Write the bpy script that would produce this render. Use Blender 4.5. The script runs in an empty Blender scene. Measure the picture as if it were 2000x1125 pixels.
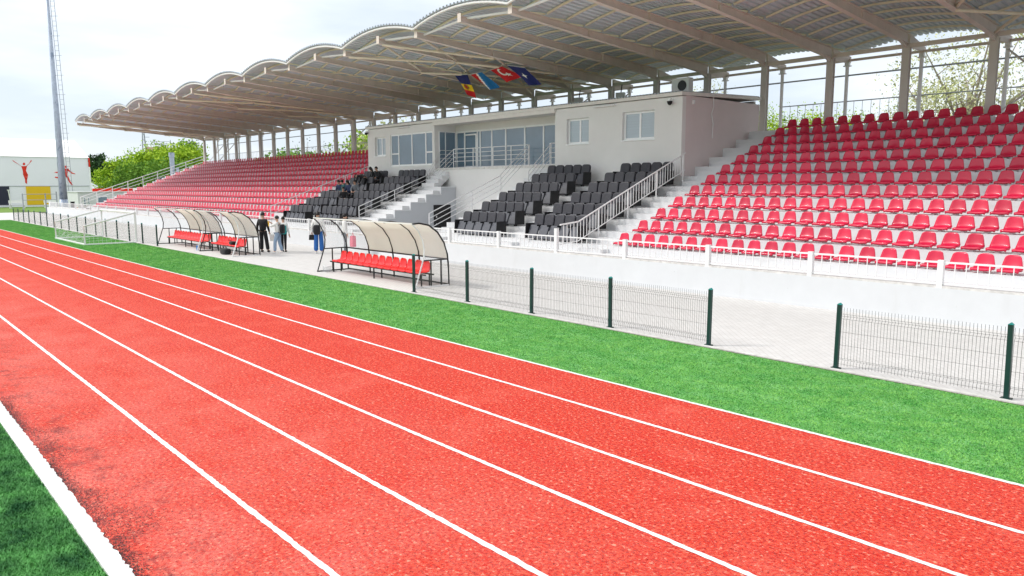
import bpy, math, random
import numpy as np
from mathutils import Vector, Matrix
random.seed(7); rng = np.random.default_rng(7)
sc = bpy.context.scene
R_ = math.radians
# ------------------------------------------------------------------ camera
F = Vector((-0.7395100480, 0.6595786213, -0.1344653534))
R = Vector((0.6658914903, 0.7460438323, -0.0026689824))
U = Vector((-0.0985566438, 0.0915130738, 0.9909147013))
cd = bpy.data.cameras.new('camera'); cam = bpy.data.objects.new('camera', cd); sc.collection.objects.link(cam)
m = Matrix.Identity(4)
for i in range(3):
    m[i][0] = R[i]; m[i][1] = U[i]; m[i][2] = -F[i]
m[0][3] = 0; m[1][3] = 0; m[2][3] = 3.049
cam.matrix_world = m
cd.sensor_width = 36; cd.lens = 1469.8 / 2000 * 36; cd.clip_start = .1; cd.clip_end = 4000
sc.camera = cam
# ------------------------------------------------------------------ light
EL = R_(44); AZ = R_(221.7)
sd = Vector((math.sin(AZ) * math.cos(EL), math.cos(AZ) * math.cos(EL), math.sin(EL)))
w = bpy.data.worlds.new('World'); sc.world = w; w.use_nodes = True
nt = w.node_tree; N = nt.nodes; Lk = nt.links; N.clear()
out = N.new('ShaderNodeOutputWorld'); bg = N.new('ShaderNodeBackground'); sky = N.new('ShaderNodeTexSky')
sky.sky_type = 'NISHITA'; sky.sun_disc = False; sky.sun_elevation = EL; sky.sun_rotation = AZ
tc = N.new('ShaderNodeTexCoord'); mp = N.new('ShaderNodeMapping'); mp.inputs['Scale'].default_value = (1, 1, 4.5)
nz = N.new('ShaderNodeTexNoise'); nz.inputs['Scale'].default_value = 2.1; nz.inputs['Detail'].default_value = 6; nz.inputs['Roughness'].default_value = .5
cr = N.new('ShaderNodeMapRange'); cr.inputs[1].default_value = .40; cr.inputs[2].default_value = .66; cr.inputs[3].default_value = 0; cr.inputs[4].default_value = 1.0
mx = N.new('ShaderNodeMix'); mx.data_type = 'RGBA'
mx.inputs['Factor'].default_value = .88
sp_ = N.new('ShaderNodeSeparateXYZ'); Lk.new(tc.outputs['Generated'], sp_.inputs[0])
el_ = N.new('ShaderNodeMath'); el_.operation = 'MULTIPLY_ADD'; el_.inputs[1].default_value = .95; el_.inputs[2].default_value = -.04; Lk.new(sp_.outputs['Z'], el_.inputs[0])
ad_ = N.new('ShaderNodeMath'); ad_.operation = 'MULTIPLY_ADD'; ad_.inputs[1].default_value = .75; Lk.new(nz.outputs['Fac'], ad_.inputs[0]); Lk.new(el_.outputs[0], ad_.inputs[2])
cl_ = N.new('ShaderNodeMix'); cl_.data_type = 'RGBA'; cl_.inputs['A'].default_value = (4.15, 4.6, 5.15, 1); cl_.inputs['B'].default_value = (7.3, 7.4, 7.5, 1)
Lk.new(cr.outputs[0], cl_.inputs['Factor']); Lk.new(cl_.outputs['Result'], mx.inputs['B'])
Lk.new(tc.outputs['Generated'], mp.inputs[0]); Lk.new(mp.outputs[0], nz.inputs['Vector']); Lk.new(ad_.outputs[0], cr.inputs[0])
Lk.new(sky.outputs[0], mx.inputs['A']); Lk.new(mx.outputs['Result'], bg.inputs['Color'])
bg.inputs['Strength'].default_value = .12
Lk.new(bg.outputs[0], out.inputs[0])
sl = bpy.data.lights.new('sun', 'SUN'); sl.energy = 1.35; sl.angle = R_(10); sl.color = (1, .96, .9)
so = bpy.data.objects.new('sun', sl); sc.collection.objects.link(so); so.rotation_euler = sd.to_track_quat('Z', 'Y').to_euler(); so.location = (-60, -40, 60)
sc.view_settings.view_transform = 'Standard'; sc.view_settings.look = 'None'; sc.view_settings.gamma = 1
sc.view_settings.exposure = .72
# ------------------------------------------------------------------ materials
def mat(name, col, rough=.6, var=.0, scale=8, bump=0, bscale=40, col2=None, sheen=0, spec=.4, metal=0, detail=4, coat=0, alpha=None, stretch=(1, 1, 1), thr=(.3, .7), sub=0, obj=False):
    M = bpy.data.materials.new(name); M.use_nodes = True
    nt = M.node_tree; P = nt.nodes['Principled BSDF']
    P.inputs['Roughness'].default_value = rough; P.inputs['Specular IOR Level'].default_value = spec
    P.inputs['Metallic'].default_value = metal; P.inputs['Sheen Weight'].default_value = sheen; P.inputs['Sheen Roughness'].default_value = .4
    P.inputs['Coat Weight'].default_value = coat
    if alpha is not None: P.inputs['Alpha'].default_value = alpha
    c2 = col2 or tuple(max(0, c * (1 - var)) for c in col)
    co = nt.nodes.new('ShaderNodeTexCoord'); mp = nt.nodes.new('ShaderNodeMapping'); mp.inputs['Scale'].default_value = stretch
    nt.links.new(co.outputs['Object'], mp.inputs[0])
    n = nt.nodes.new('ShaderNodeTexNoise'); n.inputs['Scale'].default_value = scale; n.inputs['Detail'].default_value = detail; n.inputs['Roughness'].default_value = .6
    nt.links.new(mp.outputs[0], n.inputs['Vector'])
    r = nt.nodes.new('ShaderNodeMapRange'); r.inputs[1].default_value = thr[0]; r.inputs[2].default_value = thr[1]
    nt.links.new(n.outputs['Fac'], r.inputs[0])
    x = nt.nodes.new('ShaderNodeMix'); x.data_type = 'RGBA'; x.inputs['A'].default_value = (*c2, 1); x.inputs['B'].default_value = (*col, 1)
    nt.links.new(r.outputs[0], x.inputs['Factor'])
    nt.links.new(x.outputs['Result'], P.inputs['Base Color'])
    if bump:
        n2 = nt.nodes.new('ShaderNodeTexNoise'); n2.inputs['Scale'].default_value = bscale; n2.inputs['Detail'].default_value = 3
        nt.links.new(co.outputs['Object'], n2.inputs['Vector'])
        b = nt.nodes.new('ShaderNodeBump'); b.inputs['Strength'].default_value = bump; b.inputs['Distance'].default_value = .02
        nt.links.new(n2.outputs['Fac'], b.inputs['Height']); nt.links.new(b.outputs[0], P.inputs['Normal'])
    M['mix'] = 1
    return M
def layered(M, spots):
    """extra stain layers: (colour, scale, lo, hi, amount, stretch)"""
    nt = M.node_tree; P = nt.nodes['Principled BSDF']
    for (c, s, lo, hi, amt, st) in spots:
        src = P.inputs['Base Color'].links[0].from_socket
        co = nt.nodes.new('ShaderNodeTexCoord'); mp = nt.nodes.new('ShaderNodeMapping'); mp.inputs['Scale'].default_value = st; mp.inputs['Location'].default_value = (s * 1.7, s * .3, 0)
        nt.links.new(co.outputs['Object'], mp.inputs[0])
        n = nt.nodes.new('ShaderNodeTexNoise'); n.inputs['Scale'].default_value = s; n.inputs['Detail'].default_value = 5; n.inputs['Roughness'].default_value = .65
        nt.links.new(mp.outputs[0], n.inputs['Vector'])
        r = nt.nodes.new('ShaderNodeMapRange'); r.inputs[1].default_value = lo; r.inputs[2].default_value = hi; r.inputs[4].default_value = amt
        nt.links.new(n.outputs['Fac'], r.inputs[0])
        x = nt.nodes.new('ShaderNodeMix'); x.data_type = 'RGBA'; x.inputs['B'].default_value = (*c, 1)
        nt.links.new(src, x.inputs['A']); nt.links.new(r.outputs[0], x.inputs['Factor']); nt.links.new(x.outputs['Result'], P.inputs['Base Color'])
    return M
MT = {}
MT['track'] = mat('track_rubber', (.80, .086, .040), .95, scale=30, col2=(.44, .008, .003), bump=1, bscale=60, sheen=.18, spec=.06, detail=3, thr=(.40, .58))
MT['track'].node_tree.nodes['Principled BSDF'].inputs['Sheen Roughness'].default_value = .25
def lane_veil_dirt(M, col, y0, y1, amt, nscale, lo, hi):
    # painted lens veil and dirt: lane band anchored to the track, broken up by noise
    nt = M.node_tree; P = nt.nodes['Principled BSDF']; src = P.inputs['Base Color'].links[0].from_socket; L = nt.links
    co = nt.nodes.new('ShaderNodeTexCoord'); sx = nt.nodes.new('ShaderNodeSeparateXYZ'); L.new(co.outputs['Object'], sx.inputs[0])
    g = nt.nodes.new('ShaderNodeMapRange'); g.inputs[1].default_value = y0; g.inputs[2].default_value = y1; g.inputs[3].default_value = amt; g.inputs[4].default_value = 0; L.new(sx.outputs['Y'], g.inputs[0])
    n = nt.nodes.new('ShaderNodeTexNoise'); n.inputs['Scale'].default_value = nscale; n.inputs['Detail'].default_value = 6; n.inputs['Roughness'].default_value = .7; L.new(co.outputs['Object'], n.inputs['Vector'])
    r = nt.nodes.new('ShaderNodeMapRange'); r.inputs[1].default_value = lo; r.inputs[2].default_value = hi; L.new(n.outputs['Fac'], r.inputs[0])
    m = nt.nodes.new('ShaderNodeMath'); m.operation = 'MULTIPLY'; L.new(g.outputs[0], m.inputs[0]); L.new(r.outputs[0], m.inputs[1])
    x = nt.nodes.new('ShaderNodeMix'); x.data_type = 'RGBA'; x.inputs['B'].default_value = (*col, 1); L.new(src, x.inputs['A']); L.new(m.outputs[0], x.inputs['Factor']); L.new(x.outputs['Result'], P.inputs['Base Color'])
layered(MT['track'], [((.90, .20, .14), 1.0, .52, .75, .4, (1, 1, 1)), ((.60, .014, .007), 1.7, .52, .70, .55, (.6, 1.3, 1)), ((.50, .01, .006), 4.2, .58, .70, .5, (.5, 1.3, 1))])
lane_veil_dirt(MT['track'], (.90, .33, .28), 1.5, 6.5, .42, .8, .30, .62)  # pale lens veil painted into the colour of the inner lanes
layered(MT['track'], [((.62, .014, .006), 24, .48, .60, .6, (1, 1, 1)), ((1.0, .36, .25), 22, .57, .65, .85, (1, 1, 1)), ((.18, .006, .003), 30, .58, .66, .85, (1, 1, 1)), ((.40, .01, .006), 11, .62, .70, .5, (.6, 1.2, 1))])
lane_veil_dirt(MT['track'], (.12, .03, .035), 1.5, 2.6, .8, 3.4, .50, .66)
MT['turf'] = layered(mat('artificial_turf', (.16, .46, .09), .85, scale=38, col2=(.04, .26, .045), bump=.7, bscale=100, sheen=.08, spec=.2, detail=3, thr=(.35, .62)),
    [((.28, .62, .26), 1.4, .46, .72, .5, (1, 1.6, 1)), ((.03, .22, .035), 5, .58, .72, .5, (1, 1, 1)), ((.38, .72, .34), 24, .58, .7, .5, (1, 1, 1))])
MT['blade'] = layered(mat('turf_blade', (.30, .62, .13), .7, scale=3.2, col2=(.07, .34, .05), sheen=.3, spec=.3, thr=(.34, .66), detail=8), [((.02, .17, .025), 27, .50, .60, .8, (1, 1, 1)), ((.48, .76, .34), 19, .58, .66, .7, (1, 1, 1)), ((.03, .26, .03), 1.1, .52, .68, .6, (.5, 1, 1))])
MT['blade_dark'] = mat('infield_blade', (.16, .46, .13), .7, scale=2.6, col2=(.02, .12, .035), spec=.3, thr=(.36, .64), detail=8)
MT['white_line'] = layered(mat('white_line_paint', (.84, .84, .83), .8, var=.12, scale=30, bump=.3, bscale=150), [((.8, .25, .2), 40, .64, .72, .7, (1, 1, 1))])
MT['ground'] = mat('far_ground', (.19, .18, .15), .95, scale=.15, col2=(.12, .12, .09))
MT['field'] = mat('meadow_grass', (.16, .27, .03), .9, scale=.4, col2=(.09, .18, .02))
MT['kerb'] = mat('kerb_concrete', (.74, .72, .69), .85, var=.3, scale=6, bump=.3)
MT['white_wall'] = layered(mat('white_painted_concrete', (.66, .675, .69), .75, var=.06, scale=1.5, bump=.08, bscale=30),
    [((.55, .55, .54), 2, .60, .8, .45, (1, 1, .15)), ((.35, .34, .32), 6, .68, .76, .5, (1, 1, 1))])
MT['terrace'] = layered(mat('painted_terrace', (.70, .705, .715), .75, var=.05, scale=2, bump=.1, bscale=25),
    [((.45, .44, .42), 2.2, .60, .8, .5, (.4, 1, 2)), ((.2, .2, .19), 5, .68, .74, .6, (.5, 1, 1.5))])
MT['box_wall'] = mat('grey_render', (.78, .77, .755), .85, var=.05, scale=1.2, bump=.25, bscale=70)
MT['trim'] = mat('beige_trim', (.78, .75, .71), .6, var=.1, scale=4)
MT['steel_beige'] = layered(mat('painted_beige_steel', (.77, .68, .62), .5, var=.14, scale=1.5, bump=.05), [((.38, .26, .19), 1.8, .6, .78, .5, (1, 1, 1))])
MT['steel_white'] = mat('white_painted_steel', (.80, .80, .80), .4, var=.05, scale=3)
MT['rail'] = mat('galvanised_rail', (.74, .74, .75), .3, var=.1, scale=6, metal=.15)
MT['railgrey'] = mat('grey_rail', (.36, .39, .42), .4, var=.15, scale=6, metal=.4)
MT["seat_red"] = mat("red_seat_plastic", (.68, .004, .056), .38, var=.12, scale=1.1, spec=.55, coat=.15)
def per_object(M, amt):
    nt = M.node_tree; P = nt.nodes['Principled BSDF']; src = P.inputs['Base Color'].links[0].from_socket
    oi = nt.nodes.new('ShaderNodeObjectInfo'); r = nt.nodes.new('ShaderNodeMapRange'); r.inputs[3].default_value = 1 - amt; r.inputs[4].default_value = 1 + amt * .7
    h = nt.nodes.new('ShaderNodeHueSaturation'); nt.links.new(oi.outputs['Random'], r.inputs[0]); nt.links.new(r.outputs[0], h.inputs['Value']); nt.links.new(src, h.inputs['Color']); nt.links.new(h.outputs[0], P.inputs['Base Color'])
per_object(MT['seat_red'], .16)
MT['seat_bright'] = mat('bright_red_plastic', (.85, .006, .008), .3, var=.1, scale=2, spec=.5)
MT['black_seat'] = layered(mat('black_seat_cover', (.030, .030, .042), .55, var=.3, scale=6, bump=.5, bscale=9, spec=.5, sheen=.25), [])
MT['black_cushion'] = mat('black_cushion_cover', (.07, .075, .095), .5, var=.25, scale=5, bump=.3, bscale=12, spec=.5, sheen=.2)
MT['black'] = mat('black_panel', (.008, .008, .010), .5, var=.2, scale=5)
MT['frame_black'] = mat('black_shelter_tube', (.012, .012, .014), .4, var=.2, scale=5)
MT['post_green'] = mat('dark_green_post', (.006, .045, .038), .45, var=.2, scale=6)
MT['cap'] = mat('green_post_cap', (.02, .28, .26), .5, var=.1, scale=6)
MT['wire'] = mat('fence_wire', (.13, .125, .125), .5, var=.2, scale=6, metal=.3)
MT['mast'] = layered(mat('galvanised_mast', (.44, .50, .60), .5, var=.2, scale=3, metal=.35), [((.16, .21, .30), 1.6, .55, .66, .8, (1, 1, .6))])
MT['win_frame'] = mat('white_window_frame', (.92, .93, .94), .35, var=.04, scale=5)
MT['glass'] = mat('window_glass', (.17, .25, .33), .06, var=.25, scale=.5, spec=.9)
MT['glass_blind'] = mat('blind_behind_glass', (.42, .50, .56), .15, var=.15, scale=9, spec=.8, stretch=(.05, .05, 6))
MT['door_black'] = mat('black_door', (.006, .006, .008), .4, var=.2, scale=5)
MT['hangar'] = mat('hangar_wall', (.84, .84, .92), .7, var=.04, scale=.4)
MT['hangar_roof'] = mat('hangar_roof', (.88, .88, .88), .6, var=.04, scale=.4)
MT['redpaint'] = mat('red_paint', (.75, .03, .01), .6, var=.15, scale=1)
MT['yellow'] = mat('yellow_door', (.78, .50, .012), .5, var=.05, scale=2)
MT['navy'] = mat('navy_door', (.02, .022, .05), .5, var=.1, scale=2)
MT['twig'] = mat('pale_twig', (.40, .35, .28), .9, var=.3, scale=10)
MT['bark'] = mat('bark', (.13, .10, .075), .9, var=.4, scale=10, bump=.4)
def leafmat(n, a, b):
    M = mat(n, a, .75, scale=.9, col2=b, detail=5, thr=(.35, .65), spec=.2)
    return M
MT['leaf_lime'] = leafmat('lime_leaves', (.46, .62, .04), (.17, .33, .02))
MT['leaf_green'] = leafmat('green_leaves', (.24, .42, .05), (.08, .20, .03))
MT['leaf_pale'] = leafmat('pale_leaves', (.66, .66, .40), (.38, .44, .16))
MT['leaf_dark'] = leafmat('dark_leaves', (.05, .11, .035), (.02, .05, .02))
MT['roof_house'] = mat('brown_roof', (.30, .21, .16), .8, var=.2, scale=2)
MT['house'] = mat('house_wall', (.45, .36, .30), .8, var=.1, scale=1)
MT['skin'] = mat('skin', (.55, .33, .24), .55, var=.08, scale=20)
MT['hair'] = mat('dark_hair', (.012, .009, .008), .5, var=.3, scale=40)
MT['cloth_black'] = mat('black_cloth', (.012, .012, .015), .8, var=.3, scale=14, sheen=.2)
MT['cloth_white'] = mat('white_cloth', (.78, .77, .75), .8, var=.12, scale=9)
MT['cloth_grey'] = mat('grey_cloth', (.16, .17, .19), .8, var=.2, scale=9)
MT['cloth_navy'] = mat('navy_cloth', (.02, .035, .09), .8, var=.2, scale=9)
MT['cloth_teal'] = mat('teal_cloth', (.01, .09, .10), .8, var=.2, scale=9)
MT['jeans_blue'] = mat('blue_jeans', (.025, .13, .42), .8, var=.25, scale=14)
MT['jeans_pale'] = mat('pale_jeans', (.28, .38, .52), .8, var=.25, scale=14)
MT['teal'] = mat('teal_fabric', (.01, .30, .30), .7, var=.2, scale=9)
MT['mustard'] = mat('yellow_cloth', (.85, .52, .02), .7, var=.1, scale=9)
MT['pink'] = mat('pink_cloth', (.75, .18, .25), .7, var=.1, scale=9)
MT['orange'] = mat('orange_plastic', (.85, .2, .02), .5, var=.1, scale=9)
MT['navyflag'] = mat('navy_flag_cloth', (.012, .02, .14), .8, var=.2, scale=9)
MT['blueflag'] = mat('blue_flag_cloth', (.01, .16, .42), .8, var=.2, scale=9)
MT['redflag'] = mat('red_flag_cloth', (.55, .01, .015), .8, var=.2, scale=9)
MT['yelflag'] = mat('yellow_flag_cloth', (.80, .56, .01), .8, var=.1, scale=9)
MT['bottle'] = mat('blue_plastic', (.02, .2, .6), .3, var=.1, scale=9)
MT['brownmark'] = mat('brown_emblem', (.30, .12, .02), .7, var=.1, scale=9)
# paving with small block joints
def paving():
    M = mat('block_paving', (.66, .645, .63), .85, var=.10, scale=3, bump=.15, bscale=50)
    nt = M.node_tree; P = nt.nodes['Principled BSDF']; src = P.inputs['Base Color'].links[0].from_socket
    co = nt.nodes.new('ShaderNodeTexCoord'); mp = nt.nodes.new('ShaderNodeMapping'); mp.inputs['Rotation'].default_value = (0, 0, R_(45))
    br = nt.nodes.new('ShaderNodeTexBrick'); br.inputs['Scale'].default_value = 1; br.inputs['Brick Width'].default_value = .22; br.inputs['Row Height'].default_value = .11; br.inputs['Mortar Size'].default_value = .008
    br.inputs['Color1'].default_value = (1, 1, 1, 1); br.inputs['Color2'].default_value = (.96, .955, .95, 1); br.inputs['Mortar'].default_value = (.84, .83, .81, 1)
    nt.links.new(co.outputs['Object'], mp.inputs[0]); nt.links.new(mp.outputs[0], br.inputs['Vector'])
    x = nt.nodes.new('ShaderNodeMix'); x.data_type = 'RGBA'; x.blend_type = 'MULTIPLY'; x.inputs['Factor'].default_value = 1
    nt.links.new(src, x.inputs['A']); nt.links.new(br.outputs['Color'], x.inputs['B']); nt.links.new(x.outputs['Result'], P.inputs['Base Color'])
    return M
MT['paving'] = paving()
# translucent polycarbonate: shelter roof; and roof sheet
def translucent(name, col, tr, alpha_mix, clear=0.0, rough=.3):
    M = bpy.data.materials.new(name); M.use_nodes = True; nt = M.node_tree; P = nt.nodes['Principled BSDF']
    P.inputs['Roughness'].default_value = rough
    co = nt.nodes.new('ShaderNodeTexCoord'); n = nt.nodes.new('ShaderNodeTexNoise'); n.inputs['Scale'].default_value = .9; n.inputs['Detail'].default_value = 4
    nt.links.new(co.outputs['Object'], n.inputs['Vector'])
    x = nt.nodes.new('ShaderNodeMix'); x.data_type = 'RGBA'; x.inputs['A'].default_value = (*[c * .82 for c in col], 1); x.inputs['B'].default_value = (*col, 1)
    nt.links.new(n.outputs['Fac'], x.inputs['Factor']); nt.links.new(x.outputs['Result'], P.inputs['Base Color'])
    t = nt.nodes.new('ShaderNodeBsdfTranslucent'); nt.links.new(x.outputs['Result'], t.inputs['Color'])
    tp = nt.nodes.new('ShaderNodeBsdfTransparent')
    m1 = nt.nodes.new('ShaderNodeMixShader'); m1.inputs[0].default_value = tr
    m2 = nt.nodes.new('ShaderNodeMixShader'); m2.inputs[0].default_value = clear
    nt.links.new(P.outputs[0], m1.inputs[1]); nt.links.new(t.outputs[0], m1.inputs[2]); nt.links.new(m1.outputs[0], m2.inputs[1]); nt.links.new(tp.outputs[0], m2.inputs[2])
    nt.links.new(m2.outputs[0], nt.nodes['Material Output'].inputs[0])
    return M
MT['poly'] = translucent('cream_polycarbonate', (1.0, .93, .77), .72, 0, .12)
MT['poly_clear'] = translucent('clear_polycarbonate', (.80, .82, .85), .3, 0, .86, .1)
MT['roof_sheet'] = layered(mat('roof_sheet_metal', (.70, .76, .83), .4, var=.12, scale=.8, metal=.12, spec=.6), [((.40, .35, .32), 2.2, .58, .78, .5, (1, .3, 1))])
# ------------------------------------------------------------------ geometry helpers
class MB:
    def __init__(s): s.v = []; s.f = []; s.m = []
    def add(s, vs, fs, mi=0):
        o = len(s.v); s.v += [tuple(p) for p in vs]; s.f += [tuple(i + o for i in f) for f in fs]; s.m += [mi] * len(fs); return s
    def box(s, x0, x1, y0, y1, z0, z1, mi=0):
        return s.add([(x0, y0, z0), (x1, y0, z0), (x1, y1, z0), (x0, y1, z0), (x0, y0, z1), (x1, y0, z1), (x1, y1, z1), (x0, y1, z1)],
            [(3, 2, 1, 0), (4, 5, 6, 7), (0, 1, 5, 4), (1, 2, 6, 5), (2, 3, 7, 6), (3, 0, 4, 7)], mi)
    def tube(s, pts, r, n=6, mi=0, cap=True, r2=None):
        pts = [Vector(p) for p in pts]; k = len(pts); vs = []
        for i, p in enumerate(pts):
            d = (pts[min(i + 1, k - 1)] - pts[max(i - 1, 0)]).normalized()
            a = d.cross(Vector((0, 0, 1)) if abs(d.z) < .9 else Vector((1, 0, 0))).normalized(); b = d.cross(a)
            rr = r if r2 is None else r + (r2 - r) * i / (k - 1)
            for j in range(n):
                t = 2 * math.pi * (j + .5) / n; vs.append(p + a * math.cos(t) * rr + b * math.sin(t) * rr)
        fs = []
        for i in range(k - 1):
            for j in range(n):
                fs.append((i * n + j, i * n + (j + 1) % n, (i + 1) * n + (j + 1) % n, (i + 1) * n + j))
        if cap: fs += [tuple(range(n))[::-1], tuple((k - 1) * n + j for j in range(n))]
        return s.add(vs, fs, mi)
    def prism(s, poly, axis, a, b, mi=0):
        """poly 2d: axis 'x' -> (y,z); 'y' -> (x,z); 'z' -> (x,y)"""
        def P(p, t): return (t, p[0], p[1]) if axis == 'x' else ((p[0], t, p[1]) if axis == 'y' else (p[0], p[1], t))
        n = len(poly); vs = [P(p, a) for p in poly] + [P(p, b) for p in poly]
        fs = [tuple(range(n)), tuple(range(2 * n - 1, n - 1, -1))] + [(i, i + n, (i + 1) % n + n, (i + 1) % n) for i in range(n)]
        return s.add(vs, fs, mi)
    def grid(s, fn, nu, nv, mi=0):
        vs = [fn(i / nu, j / nv) for i in range(nu + 1) for j in range(nv + 1)]
        fs = [(i * (nv + 1) + j, (i + 1) * (nv + 1) + j, (i + 1) * (nv + 1) + j + 1, i * (nv + 1) + j + 1) for i in range(nu) for j in range(nv)]
        return s.add(vs, fs, mi)
    def build(s, name, mats, parent=None, smooth=False, recalc=True, bevel=0):
        me = bpy.data.meshes.new(name); me.from_pydata(s.v, [], s.f)
        mats = mats if isinstance(mats, (list, tuple)) else [mats]
        for x in mats: me.materials.append(MT[x] if isinstance(x, str) else x)
        if len(mats) > 1: me.polygons.foreach_set('material_index', s.m)
        if recalc:
            import bmesh
            bm = bmesh.new(); bm.from_mesh(me); bmesh.ops.recalc_face_normals(bm, faces=bm.faces); bm.to_mesh(me); bm.free()
        if smooth: me.polygons.foreach_set('use_smooth', [True] * len(me.polygons))
        me.update()
        o = bpy.data.objects.new(name, me); sc.collection.objects.link(o)
        if parent is not None: o.parent = parent
        if bevel:
            b = o.modifiers.new('bevel', 'BEVEL'); b.width = bevel; b.segments = 2; b.limit_method = 'ANGLE'
        return o
def tag(o, label=None, cat=None, group=None, kind=None):
    if label: o['label'] = label
    if cat: o['category'] = cat
    if group: o['group'] = group
    if kind: o['kind'] = kind
    return o
def empty(name, loc=(0, 0, 0), label=None, cat=None, group=None, rz=0):
    o = bpy.data.objects.new(name, None); sc.collection.objects.link(o); o.location = loc; o.rotation_euler = (0, 0, rz)
    o.empty_display_size = .2
    return tag(o, label, cat, group)
def copy_tree(o, parent=None):
    c = o.copy(); sc.collection.objects.link(c); c.parent = parent
    for ch in list(o.children): copy_tree(ch, c)
    return c
def fastmesh(name, verts, faces_n, mats, matidx=None):
    """verts (N*k,3) numpy, k verts per face"""
    me = bpy.data.meshes.new(name); k = faces_n; nf = len(verts) // k
    me.vertices.add(len(verts)); me.vertices.foreach_set('co', verts.astype(np.float32).ravel())
    me.loops.add(len(verts)); me.loops.foreach_set('vertex_index', np.arange(len(verts), dtype=np.int32))
    me.polygons.add(nf); me.polygons.foreach_set('loop_start', np.arange(0, nf * k, k, dtype=np.int32))
    for x in mats: me.materials.append(MT[x])
    if matidx is not None: me.polygons.foreach_set('material_index', matidx.astype(np.int32))
    me.update(); me.validate(); return me
# ------------------------------------------------------------------ the setting
XL, XR = -84.6, 14.
MB().box(-1500, 1500, -1500, 1500, -.4, -.03).build('ground', 'ground').__setitem__('kind', 'structure')
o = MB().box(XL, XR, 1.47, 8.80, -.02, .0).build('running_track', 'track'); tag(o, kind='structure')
def rough_strip(name, y, hw, z, mt, x_far=-84.6, jit=.003):
    xs = [x_far, -60, -45] ; x = -34.
    while x < XR: xs.append(x); x += .045
    xs.append(XR); n = len(xs); a = rng.normal(0, jit, (n, 2)); vs = []
    for i in range(n): vs += [(xs[i], y - hw + a[i, 0], z), (xs[i], y + hw + a[i, 1], z)]
    mb = MB(); mb.add(vs, [(2 * i, 2 * i + 2, 2 * i + 3, 2 * i + 1) for i in range(n - 1)]); return tag(mb.build(name, mt), kind='structure')
for k in range(6): rough_strip('lane_line', 8.77 - 1.22 * k, .029, .004, 'white_line')
rough_strip('inner_kerb_edge', 1.475, .02, .006, 'white_line', jit=.006)
o = MB().box(XL, XR, 1.33, 1.47, -.02, .03).build('inner_kerb', 'white_line'); tag(o, kind='structure')
o = MB().box(XL, XR, -40, 1.33, -.02, .0).build('infield_turf', 'turf'); tag(o, kind='structure')
o = MB().box(XL, XR, 8.80, 12.03, -.02, .002).build('green_run_off_strip', 'turf'); tag(o, kind='structure')
o = MB().box(XL, XR, 12.03, 12.075, -.02, .003).build('dark_gap', 'bark'); tag(o, kind='structure')  # thin dark strip between turf and kerb
o = MB().box(XL, XR, 12.075, 12.17, -.02, .022).build('concrete_kerb', 'kerb'); tag(o, kind='structure')
o = MB().box(XL - 24, XR, 12.17, 18.05, -.02, .006).build('block_paving', 'paving'); tag(o, kind='structure')
o = MB().box(XL - 24, XL, -40, 12.17, -.02, .004).build('side_paving', 'paving'); tag(o, kind='structure')
o = MB().box(-400, XL - 24.01, -60, 60, -.025, .0).build('meadow', 'field'); tag(o, kind='structure')
# grass blades, green strip and infield (nobody could count them)
def blades(name, x0, x1, y0, y1, n, h, matn, label, dens_pow=1.0, lim=None):
    # more blades towards the camera side
    u = rng.random(n) ** dens_pow; x = x1 + (x0 - x1) * u; y = y0 + (y1 - y0) * rng.random(n)
    if lim is not None:
        k = lim(x, y); x, y = x[k], y[k]; n = len(x)
    a = rng.random(n) * 6.283; wd = .004 + .004 * rng.random(n) + .0004 * np.abs(x); hh = h * (.5 + rng.random(n)); ln = hh * .9; la = rng.random(n) * 6.283
    V = np.zeros((n, 3, 3)); dx = np.cos(a) * wd; dy = np.sin(a) * wd
    V[:, 0] = np.stack([x - dx, y - dy, np.zeros(n)], 1); V[:, 1] = np.stack([x + dx, y + dy, np.zeros(n)], 1)
    V[:, 2] = np.stack([x + np.cos(la) * ln, np.clip(y + np.sin(la) * ln, y0 - .01, y1 + .01), hh], 1)
    me = fastmesh(name, V.reshape(-1, 3), 3, [matn]); o = bpy.data.objects.new(name, me); sc.collection.objects.link(o)
    return tag(o, label, 'grass', kind='stuff')
blades('turf_blades', -84, -1., 8.82, 12.03, 460000, .015, 'blade', 'short bright green artificial grass on the strip between track and fence', 1.9)
blades('infield_blades', -13., -3.0, -.6, 1.32, 200000, .024, 'blade_dark', 'dark green grass of the infield beside the white kerb', 1.0, lambda x, y: y > .35 + (x + 6) * .0)
# dark rubber crumbs along the inner kerb
n = 16000; x = -13 + 11 * rng.random(n); y = 1.475 + np.abs(rng.normal(0, .19, n)) * (0.35 + 1.1 * np.clip(np.sin(x * 2.3) + .5 * np.sin(x * 5.1), 0, 2))
s = .003 + .005 * rng.random(n); a = rng.random(n) * 6.28
V = np.zeros((n, 3, 3))
for j in range(3):
    V[:, j] = np.stack([x + np.cos(a + j * 2.1) * s, y + np.sin(a + j * 2.1) * s, .002 + .004 * rng.random(n)], 1)
o = bpy.data.objects.new('rubber_crumbs', fastmesh('rubber_crumbs', V.reshape(-1, 3), 3, ['black'])); sc.collection.objects.link(o)
tag(o, 'black rubber crumbs scattered on the red track beside the kerb', 'rubber crumb', kind='stuff')
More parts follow.
